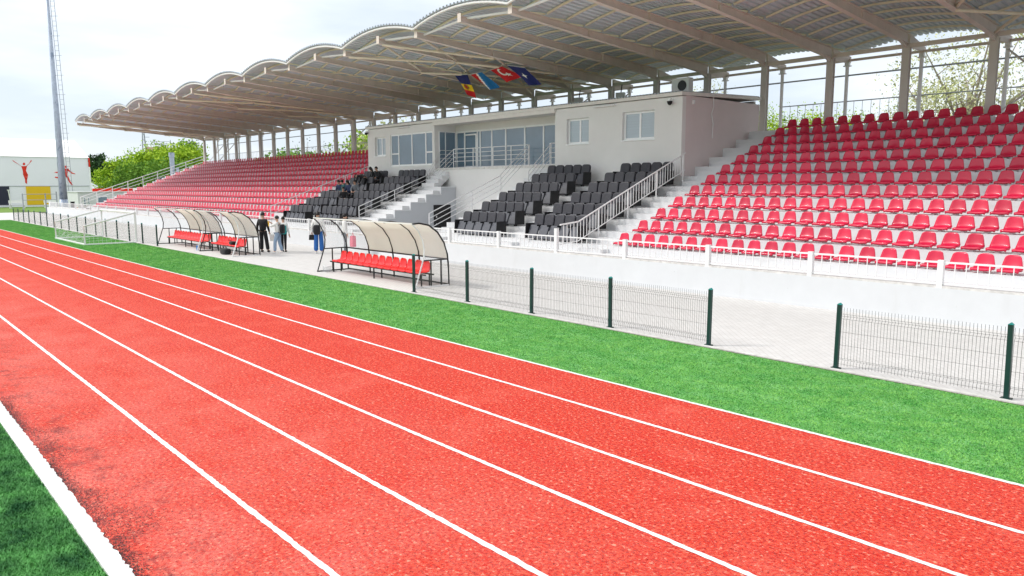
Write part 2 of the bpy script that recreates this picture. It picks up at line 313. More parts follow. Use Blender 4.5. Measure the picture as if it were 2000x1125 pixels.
# ------------------------------------------------------------------ grandstand
GX0, GX1 = -88.6, 3.4
lev = lambda i: 1.03 + .397 * (i - 1)
ly = lambda i: 19.5 + .995 * (i - 1)
stand = empty('grandstand', (-43, 18.05, 0), 'long white stepped concrete grandstand behind the running track', 'grandstand')
PL, PR, PB = -33.2, -27.4, 25.48          # the pit between the two stairs
BX0, BX1 = -42.25, -18.35                # building
def P_(mb, name, mats, **k):
    o = mb.build(name, mats, None, **k); o.parent = stand; o.matrix_parent_inverse = Matrix.Translation((43, -18.05, 0)); return o
w_ = MB(); w_.box(GX0 - 12, GX1, 18.05, 18.25, 0, .78)
P_(w_, 'front_wall', 'white_wall')
P_(MB().box(GX0 - 12, GX1, 18.03, 18.05, .0, .07), 'wall_plinth', 'white_wall')
P_(MB().box(GX0 - 12, GX1, 18.25, 19.5, 0, .775), 'walkway', 'terrace')
for i in range(1, 13):
    z = lev(i); y0 = ly(i); y1 = ly(i + 1) if i < 12 else 33.2
    segs = [(GX0, PL), (PR, GX1)] if i <= 6 else [(GX0, BX0), (BX1, GX1)]
    if i == 6: y1 = 25.47
    for (a, b) in segs:
        P_(MB().box(a, b, y0, y1, 0, z), 'terrace_step', 'terrace')
# the part of row six beside the building, beyond the box front
P_(MB().box(GX0, BX0, 25.47, ly(7), 0, lev(6)).box(BX1, GX1, 25.47, ly(7), 0, lev(6)), 'terrace_step', 'terrace')
P_(MB().box(PL, PR, 19.5, 25.48, 0, .77), 'pit_floor', 'terrace')
# grey side wall of the left stair over the pit
sw = MB()
for i in range(1, 7):
    sw.box(PL, PL + .02, ly(i), min(ly(i + 1), 25.47), .77, lev(i) - .04)
P_(sw, 'pit_side_wall', MT.setdefault('pit_wall', mat('blue_grey_render', (.50, .52, .55), .85, var=.06, scale=1.5, bump=.15)))
cp = MB()
for i in range(2, 7): cp.box(PL - .02, PL + .07, ly(i) - .02, min(ly(i + 1), 25.47), lev(i) - .05, lev(i) + .004)
P_(cp, 'stair_edge_coping', 'white_wall')
# half steps in the aisles
def half_steps(x0, x1, i0, i1, name='half_step'):
    for i in range(i0, i1 + 1):
        zb = .775 if i == 1 else lev(i - 1)
        P_(MB().box(x0, x1, ly(i) - .42, ly(i), zb - .01, (zb + lev(i)) / 2), name, 'terrace')
half_steps(-17.95, -16.9, 1, 12); half_steps(-43.75, -42.6, 1, 12); half_steps(-22.55, -21.45, 1, 6); half_steps(-39.2, -38.05, 1, 6)
half_steps(-34.9, -33.35, 1, 6); half_steps(-27.25, -25.8, 1, 6); half_steps(-88.3, -86.9, 1, 12)
half_steps(-60.0 - 27, -86.9, 1, 1)
# upper stair flights to the terrace
for (a, b) in ((-34.95, -33.75), (-26.85, -25.75)):
    h = MB()
    for j in range(5):
        z0 = lev(6) + .204 * j
        h.box(a, b, 24.45 + .27 * j, 24.45 + .27 * (j + 1), z0 - (.0 if j == 0 else .14), z0 + .204)
    h.prism([(24.50, lev(6)), (25.47, lev(6) + .78), (25.47, lev(6) + .45), (24.9, lev(6))], 'x', a + .05, b - .05)
    P_(h, 'upper_stair', 'terrace')
d = P_(MB().box(PL + .02, PL + .06, 23.95, 25.08, .77, 2.04), 'door', 'door_black')
h = MB(); h.box(PL + .06, PL + .10, 24.08, 24.12, 1.36, 1.46).box(PL + .06, PL + .09, 24.08, 24.12, .98, 1.04).build('door_handle', 'rail').parent = d
# left end wall and ramp
P_(MB().prism([(18.25, 0), (19.5, .78), (31.5, 5.2), (33.2, 5.2), (33.2, 0)], 'x', GX0 - .25, GX0 - .02), 'end_wall', 'white_wall')
# ------------------------------------------------------------------ commentary building
bd = empty('commentary_building', (-30.3, 25.48, 3.0), 'light grey two winged press building with recessed glass front in the stand', 'building')
def B_(mb, name, mats, par=bd, **k):
    o = mb.build(name, mats, None, **k); o.parent = par
    o.matrix_parent_inverse = Matrix.Translation((30.3, -25.48, -3.0)); return o
RX0, RX1 = -35.1, -25.5; TZ = 4.05; WT = 6.58; FY = 25.48
def wall_with_holes(x0, x1, z0, z1, holes, y, t):
    """front wall from boxes around rectangular openings (x0,x1,z0,z1), openings share no x-range"""
    mb = MB(); hs = sorted(holes); cur = x0
    for (a, b, c, d) in hs:
        mb.box(cur, a, y, y + t, z0, z1)
        mb.box(a, b, y, y + t, z0, c); mb.box(a, b, y, y + t, d, z1); cur = b
    mb.box(cur, x1, y, y + t, z0, z1); return mb
winL = [(-41.42, -40.2, 4.9, 6.06), (-39.68, -35.3, 4.24, 6.14)]
winR = [(-24.74, -23.37, 4.94, 6.08), (-21.42, -19.72, 4.97, 6.15)]
B_(wall_with_holes(BX0, RX0, .78, WT, winL, FY, .25), 'front_wall', 'box_wall')
B_(wall_with_holes(RX1, BX1, .78, WT, winR, FY, .25), 'front_wall', 'box_wall')
B_(MB().box(RX0, RX1, FY, FY + .2, .78, TZ - .12), 'terrace_front_wall', 'box_wall')
B_(MB().box(RX0 + .004, RX1 - .004, FY - .03, 27.0, TZ - .12, TZ), 'terrace_floor', 'kerb')
B_(MB().box(BX1 - .2, BX1 - .001, FY + .25, 31.25, .9, WT).box(BX1 - .2, BX1 - .001, FY + .25, 31.25, WT, WT + .04), 'right_side_wall', MT.setdefault('side_wall', mat('pinkish_render', (.72, .63, .62), .85, var=.06, scale=1.2, bump=.3, bscale=60)))
B_(MB().box(BX0 + .001, BX0 + .2, FY + .25, 31.25, .9, WT), 'left_side_wall', 'box_wall')
B_(MB().box(BX0 + .2, BX1 - .2, 31.1, 31.25, .9, WT + .2), 'rear_wall', 'box_wall')
B_(MB().box(RX0 - .12, RX0, FY + .25, 27.0, TZ, WT), 'recess_side_wall', 'box_wall'); B_(MB().box(RX1, RX1 + .12, FY + .25, 27.0, TZ, WT), 'recess_side_wall', 'box_wall')
fs_ = B_(MB().box(RX0 + .001, RX0 + .04, FY + .3, FY + .34, TZ, 6.12).box(RX0 + .001, RX0 + .04, 26.2, 26.25, TZ, 6.12).box(RX0 + .001, RX0 + .04, 26.92, 26.96, TZ, 6.12).box(RX0 + .001, RX0 + .04, FY + .34, 26.92, 6.08, 6.12), 'side_window', 'win_frame'); MB().box(RX0 + .003, RX0 + .02, FY + .34, 26.92, TZ, 6.08).build('pane', 'glass', fs_)
B_(MB().box(RX0, RX1, 27.0, 27.15, 6.14, WT), 'recess_lintel', 'box_wall')
B_(MB().box(RX0, RX1, FY + .02, 27.0, WT - .1, WT - .02), 'recess_ceiling', 'trim')
# shed roof, rising to the rear, with a beige edge trim and corrugated top
rf = B_(MB().prism([(FY - .12, WT + .02), (31.3, WT + .24), (31.3, WT + .38), (FY - .12, WT + .16)], 'x', BX0 - .06, BX1 + .06), 'roof', 'trim')
cg = MB()
nx = 150
for j in range(nx):
    x = BX0 + (BX1 - BX0) * j / nx
    cg.prism([(FY - .17, WT + .163), (31.3, WT + .385), (31.3, WT + .42), (FY - .17, WT + .20)], 'x', x, x + .085)
o = cg.build('roof_corrugation', 'railgrey'); o.parent = rf
B_(MB().box(RX0 - .1, RX1 + .05, FY - .10, FY - .0, WT - .16, WT + .015), 'recess_fascia', 'trim')
def window(x0, x1, z0, z1, splits, y, par=bd, g='glass_blind', hs=(), t=.06, inset=.10):
    fr = MB(); a = .09
    fr.box(x0, x0 + a, y, y + t, z0, z1).box(x1 - a, x1, y, y + t, z0, z1).box(x0 + a, x1 - a, y, y + t, z0, z0 + a).box(x0 + a, x1 - a, y, y + t, z1 - a, z1)
    xs = [x0 + a] + list(splits) + [x1 - a]
    for q in splits: fr.box(q - .045, q + .045, y, y + t, z0 + a, z1 - a)
    for (i, zz) in hs:
        l = xs[i] + (.035 if i else 0); r = xs[i + 1] - (.035 if i + 1 < len(xs) - 1 else 0)
        fr.box(l, r, y + .003, y + t - .003, zz - .035, zz + .035)
    f = B_(fr, 'window', 'win_frame', par)
    for i in range(len(xs) - 1):
        p = MB().box(xs[i] + .002, xs[i + 1] - .002, y + t * .5, y + t * .5 + .012, z0 + a * .9, z1 - a * .9).build('pane', g); p.parent = f
    return f
window(*winL[0], [-40.78], FY + .13); window(*winL[1], [-38.82, -37.42, -36.02], FY + .05, g='glass', hs=((0, 4.98), (3, 4.98)))
window(*winR[0], [-24.0], FY + .13); window(*winR[1], [-20.55], FY + .13)
for (a, b, c, d) in (winL[0], winR[0], winR[1]):
    B_(MB().box(a - .04, b + .04, FY - .04, FY + .12, c - .04, c - .002), 'window_sill', 'win_frame')
window(RX0 + .02, RX1 - .02, TZ + .0, 6.14, [-34.3, -33.15, -32.9, -31.9, -30.75, -29.25, -27.85, -26.95, -26.4], 27.0, g='glass')
dr = MB(); dr.box(-34.26, -34.2, 26.96, 26.999, TZ + .02, 5.95).box(-33.26, -33.19, 26.96, 26.999, TZ + .02, 5.95).box(-34.2, -33.26, 26.96, 26.999, 5.87, 5.95).box(-34.2, -33.26, 26.96, 26.999, TZ + .02, TZ + .12)
d = B_(dr, 'door', 'win_frame')
o = MB().box(-33.36, -33.33, 26.9, 26.96, 4.95, 5.1).build('door_handle', 'rail'); o.parent = d
# things on the building
for (x, lab) in ((-38.1, 'white tube lamp above the wide left window of the press building'), (-22.4, 'white tube lamp between the two right windows of the press building')):
    t_ = empty('wall_lamp', (x, FY, 6.5), lab, 'lamp')
    MB().box(-.62, .62, -.05, 0, -.03, .05).build('lamp_base', 'win_frame', t_)
    MB().tube([(-.6, -.09, 0), (.6, -.09, 0)], .045, 8).build('lamp_tube', 'steel_white', t_)
for (x, lab) in ((-18.85, 'black dome camera under the roof edge at the right building corner'), (-42.15, 'black dome camera at the left building corner')):
    t_ = empty('security_camera', (x, FY, 6.42), lab, 'camera')
    MB().box(-.05, .05, -.2, 0, .0, .08).build('bracket', 'win_frame', t_)
    mb = MB(); mb.grid(lambda u, v: (.11 * math.sin(v * 1.57 * 1.0) * math.cos(u * 6.283), -.16 + .11 * math.sin(v * 1.57) * math.sin(u * 6.283), -.02 - .16 * math.cos(v * 1.57)), 12, 6)
    mb.build('dome', 'black', t_, smooth=True)
tg = MB().box(0, .06, -.05, .05, 0, .16).build('wall_speaker', 'steel_white'); tg.location = (BX1, 26.2, 6.3); tag(tg, 'small white box fixed high on the pink grey side wall', 'speaker')
cb = MB().tube([(BX1 + .03, 27.6, 7.0), (BX1 + .05, 27.55, 6.7), (BX1 + .05, 27.6, 6.3), (BX1 + .05, 27.45, 6.0), (BX1 + .05, 27.58, 5.6), (BX1 + .05, 27.55, 5.0)], .02, 6).build('cable', 'steel_white')
tag(cb, 'loose white cable hanging down the side wall of the press building', 'cable')
ac = empty('air_conditioner', (-20.2, 28.0, 6.92), 'white air conditioner unit with black fan on the roof edge', 'air conditioner')
MB().box(-.45, .45, -.17, .17, .1, .75).build('case', 'steel_white', ac, bevel=.02)
mb = MB(); mb.tube([(.12, -.172, .42), (.12, -.20, .42)], .22, 20); mb.build('fan', 'frame_black', ac)
MB().box(-.4, -.34, -.2, .2, 0, .1).box(.34, .4, -.2, .2, 0, .1).build('foot', 'railgrey', ac)
# ------------------------------------------------------------------ roof
KN = 30; KX = lambda k: -87.29 + 3 * k
gr = empty('stand_canopy', (-43, 31.5, 5.4), 'long scalloped canopy of arched metal sheets on tapering beige beams', 'canopy roof')
IM = Matrix.Translation((43, -31.5, -5.4))
def G_(mb, name, mats, par=gr, **k):
    o = mb.build(name, mats, None, **k); o.parent = par; o.matrix_parent_inverse = IM; return o
YA_, YB_ = 18.93, 31.5
zb = lambda y: 9.26 + (8.28 - 9.26) * (y - YA_) / (YB_ - YA_)
zt = lambda y: 9.50 + (8.70 - 9.50) * (y - YA_) / (YB_ - YA_)
YE = 33.9
for k in range(KN + 1):
    x = KX(k); dz = .17 if k % 2 else 0
    mb = MB(); tw, fl, ft = .012, .10, .022
    yy = [YA_, YB_]
    def P2(y, z): return (y, z)
    mb.prism([(YA_, zb(YA_) + dz + ft), (YB_, zb(YB_) + dz + ft), (YB_, zt(YB_) + dz - ft), (YA_, zt(YA_) + dz - ft)], 'x', x - tw, x + tw)
    mb.prism([(YA_, zb(YA_) + dz), (YB_ - .01, zb(YB_) + dz), (YB_ - .01, zb(YB_) + dz + ft), (YA_, zb(YA_) + dz + ft)], 'x', x - fl, x + fl)
    mb.prism([(YA_, zt(YA_) + dz - ft), (YB_ - .01, zt(YB_) + dz - ft), (YB_ - .01, zt(YB_) + dz), (YA_, zt(YA_) + dz)], 'x', x - fl, x + fl)
    for q in range(1, 9):    # stiffeners / splice lines
        y = YA_ + q * 1.4
        if q % 3 == 0: mb.box(x - fl + .005, x + fl - .005, y - .01, y + .01, zb(y) + dz + ft, zt(y) + dz - ft)
    mb.box(x - .11, x + .11, YA_ - .012, YA_ - .001, zb(YA_) + dz - .0, zt(YA_) + dz + (.10 if k % 2 else .12))
    # knee haunch at the column and rear tail
    mb.prism([(30.7, zb(30.7) + dz - .001), (31.4, zb(31.4) + dz - .001), (31.4, zb(31.4) - .16 + dz)], 'x', x - .05, x + .05)
    mb.prism([(31.62, zb(31.5) + dz - .1), (33.25, 8.27 + dz * .5), (33.25, 8.52), (31.62, 8.68 + dz)], 'x', x - .05, x + .05)
    G_(mb, 'beam', 'steel_beige')
    c = MB(); top = zb(31.4) + dz - .01
    c.box(x - .14, x + .14, 31.40, 31.42, 5.42, top).box(x - .14, x + .14, 31.60, 31.62, 5.42, top).box(x - .09, x - .07, 31.42, 31.60, 5.42, top).box(x + .07, x + .09, 31.42, 31.60, 5.42, top)
    c.box(x - .2, x + .2, 31.36, 31.68, 5.40, 5.44)
    G_(c, 'column', MT.setdefault('col_steel', mat('column_steel', (.66, .62, .58), .5, var=.1, scale=1.5)))
    rc = MB(); rc.tube([(x, 33.03, 5.42), (x, 33.03, 8.1)], .075, 12); rc.box(x - .14, x + .14, 32.92, 33.14, 8.1, 8.14); rc.box(x - .09, x + .09, 32.95, 33.11, 8.14, 8.29)
    G_(rc, 'rear_column', 'steel_white', smooth=False)
# arched sheets: bays of two beam spacings
def arch(u): return .42 * (1 - (2 * u - 1) ** 2)
NR = 26
for b in range(KN // 2):
    x0, x1 = KX(2 * b), KX(2 * b + 2)
    s_ = MB(); ny = 1; vs = []; prof = []
    for j in range(NR):   # trapezoid ribs
        for (t, h) in ((0, 0), (.5, 0), (.56, .065), (.94, .065)):
            prof.append(((j + t) / NR, h))
    prof.append((1, 0))
    ya, ye = YA_ - .22, YE
    zs = lambda y: 9.50 + (8.70 - 9.50) * (y - YA_) / (YB_ - YA_) + .17
    for (u, h) in prof:
        for y in (ya, ye): vs.append((x0 + (x1 - x0) * u, y, zs(y) + arch(u) + h))
    n = len(prof); fs = [(2 * i, 2 * i + 2, 2 * i + 3, 2 * i + 1) for i in range(n - 1)]
    s_.add(vs, fs); G_(s_, 'roof_sheet', 'roof_sheet', recalc=False)
    # front arched fascia tube and chord
    f = MB(); f.tube([(x0 + (x1 - x0) * u / 12, YA_ - .12, zs(YA_) + arch(u / 12) - .07) for u in range(13)], .055, 6); G_(f, 'fascia_arch', 'steel_white')
    f = MB(); xm = (x0 + x1) / 2
    f.tube([(x0 + .1, YA_ + .35, 9.42), (xm - .1, YA_ + .35, 9.42 + .2)], .05, 6).tube([(xm + .1, YA_ + .35, 9.62), (x1 - .1, YA_ + .35, 9.42)], .05, 6); G_(f, 'edge_strut', 'steel_white')
# purlins, arched, carried by the beams: nearest 100 separate, the rest as one part
NP = 13; pur = []
for b in range(KN // 2):
    for q in range(NP):
        y = YA_ + .75 + q * 1.08
        if y > YE - .2: continue
        pur.append((abs((KX(2 * b) + 3)) ** 2 + y * y, b, y))
pur.sort(); rest = MB()
for i, (_, b, y) in enumerate(pur):
    x0, x1 = KX(2 * b) + .06, KX(2 * b + 2) - .06
    mb = MB() if i < 100 else rest
    pts = [(x0 + (x1 - x0) * u / 8, y, zs(y) + arch(.01 + .98 * u / 8) - .055) for u in range(9)]
    mb.tube(pts, .05, 4)
    if i < 100: G_(mb, 'purlin', MT.setdefault('purlin', mat('purlin_steel', (.84, .75, .60), .5, var=.12, scale=2)))
G_(rest, 'purlin', 'purlin')['kind'] = 'stuff'
# long members: gutter beam, eaves tie, pipe rail
for b in range(KN // 2):
    x0, x1 = KX(2 * b), KX(2 * b + 2)
    for (a, c) in ((x0, x0 + 3), (x0 + 3, x1)):
        G_(MB().box(a + .10, c - .10, 31.46, 31.56, 8.30, 8.46), 'tie_beam', 'steel_beige')
        G_(MB().tube([(a + .07, 33.03, 7.72), (c - .07, 33.03, 7.72)], .035, 6), 'tie_pipe', 'railgrey')
G_(MB().box(GX0 + 1, KX(KN), 33.0, 33.06, 8.295, 8.40), 'rear_eaves_beam', 'steel_beige')
# bracing cells
def brace(k0, k1):
    mb = MB(); Y = [19.1, 23.3, 27.3, 31.2]
    for k in range(k0, k1):
        xa, xb = KX(k), KX(k + 1); da = .17 if k % 2 else 0; db = .17 if (k + 1) % 2 else 0
        for j in range(3):
            a, b = Y[j], Y[j + 1]
            mb.tube([(xa + .08, a, zb(a) + da - .03), (xb - .08, b, zb(b) + db - .03)], .055, 8)
            mb.tube([(xb - .08, a, zb(a) + db + .10), (xa + .08, b, zb(b) + da + .10)], .055, 8)
    G_(mb, 'roof_bracing', 'purlin')
    mb = MB()
    for k in range(k0, k1 + 1):
        x = KX(k)
        mb.tube([(x, 33.0, 8.05), (x + .1 if k == k1 else x + 2.9, 31.5 if k < k1 else 33, 5.5 if k < k1 else 8.0)], .04, 6)
        mb.tube([(x, 32.97, 8.05), (x - 2.9 if k > k0 else x, 31.55 if k > k0 else 33, 5.5 if k > k0 else 8.)], .04, 6)
    G_(mb, 'wall_bracing', 'col_steel')
for a, b in ((0, 2), (10, 12), (18, 20), (26, 28)): brace(a, b)
# floodlights on the columns behind the building
for (k, lab) in ((19, 'floodlight on the roof column behind the middle of the press building'), (20, 'second floodlight from the air conditioner under the canopy')):
    t_ = empty('floodlight', (KX(k) + .9, 31.2, 7.7), lab, 'floodlight', rz=R_(20))
    MB().box(-.25, .25, -.1, .1, -.18, .18).build('lamp_housing', 'steel_white', t_, bevel=.02); MB().tube([(0, .05, .15), (0, .2, .6)], .03).build('bracket', 'black', t_)
# ------------------------------------------------------------------ railings
def railing(name, label, pts, h, n_rails, posts, r=.022, mt='rail', baluster=0, parent=None, z_low=.12):
    """pts: foot line points; posts: parameters"""
    t_ = empty(name, pts[0], label, 'railing'); o0 = Vector(pts[0]); P = [Vector(p) - o0 for p in pts]
    for j in range(n_rails):
        hh = h if j == 0 else z_low + (h - z_low) * (1 - j / n_rails) if baluster == 0 else (h if j == 0 else z_low)
        MB().tube([p + Vector((0, 0, hh)) for p in P], r if j == 0 else r * .7, 6).build('handrail' if j == 0 else 'rail', mt, t_)
    def at(s):
        L = [(P[i + 1] - P[i]).length for i in range(len(P) - 1)]; s *= sum(L)
        for i, l in enumerate(L):
            if s <= l + 1e-6: return P[i].lerp(P[i + 1], s / l)
            s -= l
        return P[-1]
    for s in posts: p = at(s); MB().tube([p - Vector((0, 0, .15)), p + Vector((0, 0, h))], r * 1.15, 6).build('post', mt, t_)
    if baluster:
        Lt = sum((P[i + 1] - P[i]).length for i in range(len(P) - 1)); n = int(Lt / baluster); mb = MB()
        for q in range(1, n): p = at(q / n); mb.tube([p + Vector((0, 0, z_low)), p + Vector((0, 0, h))], r * .42, 4)
        mb.build('balusters', mt, t_)
    return t_
# front railing on the wall, posts every three metres, broken only by nothing
posts = [-18.04 + 3 * i for i in range(-27, 7)]
fr = empty('front_railing', (-43, 18.1, .78), 'low white baluster railing along the top of the front wall', 'railing'); FM = Matrix.Translation((43, -18.1, -.78))
for i, x in enumerate(posts):
    tall = abs(x + 18.04) < .1
    o = MB().box(x - .06, x + .06, 18.06, 18.18, .72, 1.62 if tall else 1.40).build('post', 'steel_white'); o.parent = fr; o.matrix_parent_inverse = FM
    if i < len(posts) - 1:
        a, b = x + .06, x + 2.94; mb = MB()
        mb.box(a, b, 18.10, 18.14, 1.33, 1.37); mb.box(a, b, 18.10, 18.14, .86, .90)
        for q in range(1, 13): xx = a + (b - a) * q / 13; mb.box(xx - .009, xx + .009, 18.11, 18.13, .9, 1.33)
        o = mb.build('rail_panel', 'steel_white'); o.parent = fr; o.matrix_parent_inverse = FM
        mb = MB().box(a, b, 18.06, 18.20, .775, .83); o = mb.build('base_rail', 'kerb'); o.parent = fr; o.matrix_parent_inverse = FM
railing('stair_railing', 'straight white baluster railing rising from the wall to the right building corner', [(-18.05, 18.3, .78), (-18.05, 19.2, .86), (-18.05, 25.35, 3.38)], .95, 2, [.27, .5, .74, .98], mt='steel_white', r=.028, baluster=.17, z_low=.28)
railing('stair_railing', 'long sloping rail beside the left red seat block', [(-42.35, 18.9, .9), (-42.35, 25.5, 3.3)], 1.0, 2, [0, .25, .5, .75, 1], z_low=.1)
railing('stair_railing', 'three bar steel railing on the left pit stair beside black seats', [(-34.9, 20.4, 1.0), (-34.9, 24.7, 2.62), (-34.9, 25.75, 4.05), (-34.9, 26.6, 4.05)], 1.0, 4, [0, .33, .68, .86])
railing('stair_railing', 'short steel railing along the open side of the upper left flight', [(-33.75, 24.5, 3.05), (-33.7, 25.75, 4.05)], 1.0, 4, [1.0])
railing('stair_railing', 'long steel railing on the pit side of the right stair', [(-27.35, 19.5, .85), (-27.35, 23.6, 2.5), (-27.35, 25.5, 4.05)], 1.0, 4, [0, .38, .66, 1])
railing('stair_railing', 'steel railing of the upper right flight next to black seats', [(-25.75, 24.0, 2.7), (-25.75, 25.5, 4.05)], 1.0, 4, [0, .98])
railing('terrace_railing', 'horizontal bar railing along the edge of the glazed terrace', [(-33.5, 25.6, 4.05), (-27.4, 25.6, 4.05)], 1.0, 4, [0, .28, .55, .78, 1])
railing('terrace_railing', 'short bar railing at the right end of the glazed terrace', [(-26.0, 25.62, 4.05), (-25.55, 25.62, 4.05)], 1.0, 4, [0.05, 1])
railing('end_railing', 'long sloping steel railing at the far left end of the stand', [(-88.7, 19.0, .9), (-88.7, 31.9, 5.43)], 1.1, 3, [0, .12, .24, .36, .48, .6, .72, .84, 1], mt='steel_white', r=.035)
railing('rear_railing', 'grey baluster railing along the back of the stand on the right', [(-18.2, 33.03, 5.43), (3.3, 33.03, 5.43)], 1.2, 2, [], mt='railgrey', r=.024, baluster=.36, z_low=.1)
railing('rear_railing', 'grey baluster railing along the back of the stand on the left', [(-87.3, 33.03, 5.43), (-42.3, 33.03, 5.43)], 1.2, 2, [], mt='railgrey', r=.024, baluster=.36, z_low=.1)
#SEATS
# ------------------------------------------------------------------ red seats
def seat_mesh():
    mb = MB(); W = .215
    # profile (y,z) centreline from the front lip of the pan to the top of the back; half width
    pr = [(-.045, .085, .198), (-.035, .115, .204), (.02, .128, .208), (.12, .118, .210), (.21, .120, .210), (.265, .150, .206), (.295, .21, .196), (.318, .31, .176), (.335, .405, .154), (.342, .435, .134)]
    nu = 8; vs = []
    for (y, z, w) in pr:
        for j in range(nu + 1):
            t = j / nu * 2 - 1; up = .022 * abs(t) ** 3; t *= 1.08
            if z < .16: vs.append((t * w, y, z + up + (0 if abs(t) < 1.07 else -.03)))
            else: vs.append((t * w, y - .03 * t * t, z - .02 * abs(t) ** 4))
    n = len(pr); fs = [(i * (nu + 1) + j, i * (nu + 1) + j + 1, (i + 1) * (nu + 1) + j + 1, (i + 1) * (nu + 1) + j) for i in range(n - 1) for j in range(nu)]
    o = len(vs); vs2 = [(v[0] * .985, v[1] + (.016 if k // (nu + 1) > 4 else 0.004), v[2] - (.035 if k // (nu + 1) <= 4 else .0)) for k, v in enumerate(vs)]
    fs2 = [tuple(i + o for i in f[::-1]) for f in fs]
    rim = []
    N1 = nu + 1
    loop = [j for j in range(N1)] + [i * N1 + nu for i in range(1, n)] + [(n - 1) * N1 + j for j in range(nu - 1, -1, -1)] + [i * N1 for i in range(n - 2, 0, -1)]
    for a, b in zip(loop, loop[1:] + loop[:1]): rim.append((a, b, b + o, a + o))
    mb.add(vs + vs2, fs + fs2 + rim)
    return mb
def bracket_mesh():
    mb = MB(); mb.box(-.04, .04, .03, .30, 0, .085); return mb
ORD = ['', 'first', 'second', 'third', 'fourth', 'fifth', 'sixth', 'seventh', 'eighth', 'ninth', 'tenth', 'eleventh', 'twelfth', 'thirteenth', 'fourteenth', 'fifteenth', 'sixteenth', 'seventeenth', 'eighteenth', 'nineteenth', 'twentieth', 'twenty-first', 'twenty-second', 'twenty-third', 'twenty-fourth', 'twenty-fifth']
ROW = ['', 'front row', 'second row from front', 'third row from front', 'fourth row from front', 'fifth row from front', 'sixth row from front', 'seventh row from front', 'eighth row from front', 'ninth row from front', 'tenth row from front', 'second row from back', 'topmost row']
proto = seat_mesh().build('stadium_seat', 'seat_red', smooth=True); pb = bracket_mesh().build('mounting_bracket', 'steel_white', proto)
def inframe(x, y, z, mg=1.02):
    d = Vector((x, y, z - 3.049)); zz = d.dot(F); return zz > 0 and abs(1469.8 * d.dot(R) / zz) < 1000 * mg + 40 and abs(1469.8 * d.dot(U) / zz) < 620
rseats = []; SP = .54
for i in range(1, 13):
    for j in range(1, 60):
        x = -16.46 + SP * (j - 1)
        if x > 3: break
        if inframe(x, ly(i), lev(i)): rseats.append((i, j, x))
lseats = []
for i in range(1, 13):
    for j in range(1, 79): lseats.append((i, j, -44.1 - SP * (j - 1)))
lseats.sort(key=lambda s: (s[2]) ** 2 + ly(s[0]) ** 2)
nl = max(0, 300 - len(rseats)); first = True
print('right seats', len(rseats), 'left individual', nl)
for side, lst in (('R', rseats), ('L', lseats[:nl])):
    for (i, j, x) in lst:
        if first: o = proto; first = False
        else:
            o = proto.copy(); sc.collection.objects.link(o); c = pb.copy(); sc.collection.objects.link(c); c.parent = o
        o.location = (x, ly(i), lev(i)); o.rotation_euler = (0, 0, random.uniform(-.02, .02))
        if side == 'R': lab = 'red seat, %s from the stairs, %s, right block' % (ORD[j], ROW[i])
        else: lab = 'red seat, %s from the right end, %s, left block' % (ORD[j], ROW[i])
        tag(o, lab, 'stadium seat', 'red seats of the grandstand')
# the remaining far seats as one stuff object
sm, bm_ = proto.data, pb.data
sv = np.array([v.co for v in sm.vertices]); bv = np.array([v.co for v in bm_.vertices])
mb = MB(); sf = [tuple(p.vertices) for p in sm.polygons]; bf = [tuple(p.vertices) for p in bm_.polygons]
V = []; Fc = []; Mi = []; off = 0
for (i, j, x) in lseats[nl:]:
    o3 = np.array([x, ly(i), lev(i)])
    V.append(sv + o3); Fc += [tuple(q + off for q in f) for f in sf]; Mi += [0] * len(sf); off += len(sv)
    V.append(bv + o3); Fc += [tuple(q + off for q in f) for f in bf]; Mi += [1] * len(bf); off += len(bv)
me = bpy.data.meshes.new('far_stadium_seats'); me.from_pydata(np.concatenate(V).tolist(), [], Fc)
me.materials.append(MT['seat_red']); me.materials.append(MT['steel_white']); me.polygons.foreach_set('material_index', Mi); me.polygons.foreach_set('use_smooth', [True] * len(Fc))
o = bpy.data.objects.new('far_stadium_seats', me); sc.collection.objects.link(o); tag(o, 'rows of distant red seats filling the far left block of the stand', 'stadium seats', 'red seats of the grandstand', 'stuff')
# ------------------------------------------------------------------ black covered armchairs
def rounded(w, z0, z1, r, n=5):
    p = [(-w, z0), (w, z0)]
    for k in range(n + 1): a = math.pi / 2 * k / n; p.append((w - r + r * math.cos(a), z1 - r + r * math.sin(a)))
    for k in range(n + 1): a = math.pi / 2 * (1 + k / n); p.append((-w + r + r * math.cos(a), z1 - r + r * math.sin(a)))
    return p
def tilt(mb, y0, z0, ang):
    c, s = math.cos(ang), math.sin(ang)
    mb.v = [(x, y0 + (y - y0) * c - (z - z0) * s * -1, z0 + (z - z0) * c - (y - y0) * s) for (x, y, z) in mb.v]; return mb
bc = None
mb = MB().prism(rounded(.245, .34, .98, .13, 6), 'y', .36, .48); tilt(mb, .4, .3, .17); bk = mb.build('backrest', 'black_seat', bc, smooth=False, bevel=.035)
mb = MB().prism(rounded(.235, .06, .60, .05), 'y', .02, .10); tilt(mb, .06, .06, .40); cu = mb.build('seat_cushion', 'black_cushion', bc, bevel=.025)
ar = MB().box(-.268, -.242, .06, .46, .52, .58).box(-.262, -.248, .36, .42, .1, .52).build('armrest', 'black', bc, bevel=.01)
mb = MB().box(-.03, .03, .2, .34, .0, .3); lg = mb.build('seat_leg', 'black', bc)
panel = MB().prism([(-.02, .06), (.50, .06), (.52, .62), (.02, .62)], 'x', -.02, .02).build('end_panel', 'black', None, bevel=.012)
used_panel = False
blocks = [(-41.75, 'far left block'), (-37.85, 'block left of the pit'), (-25.35, 'block right of the pit'), (-20.95, 'rightmost black block')]
rnd = random.Random(3)
firstc = True
made = []
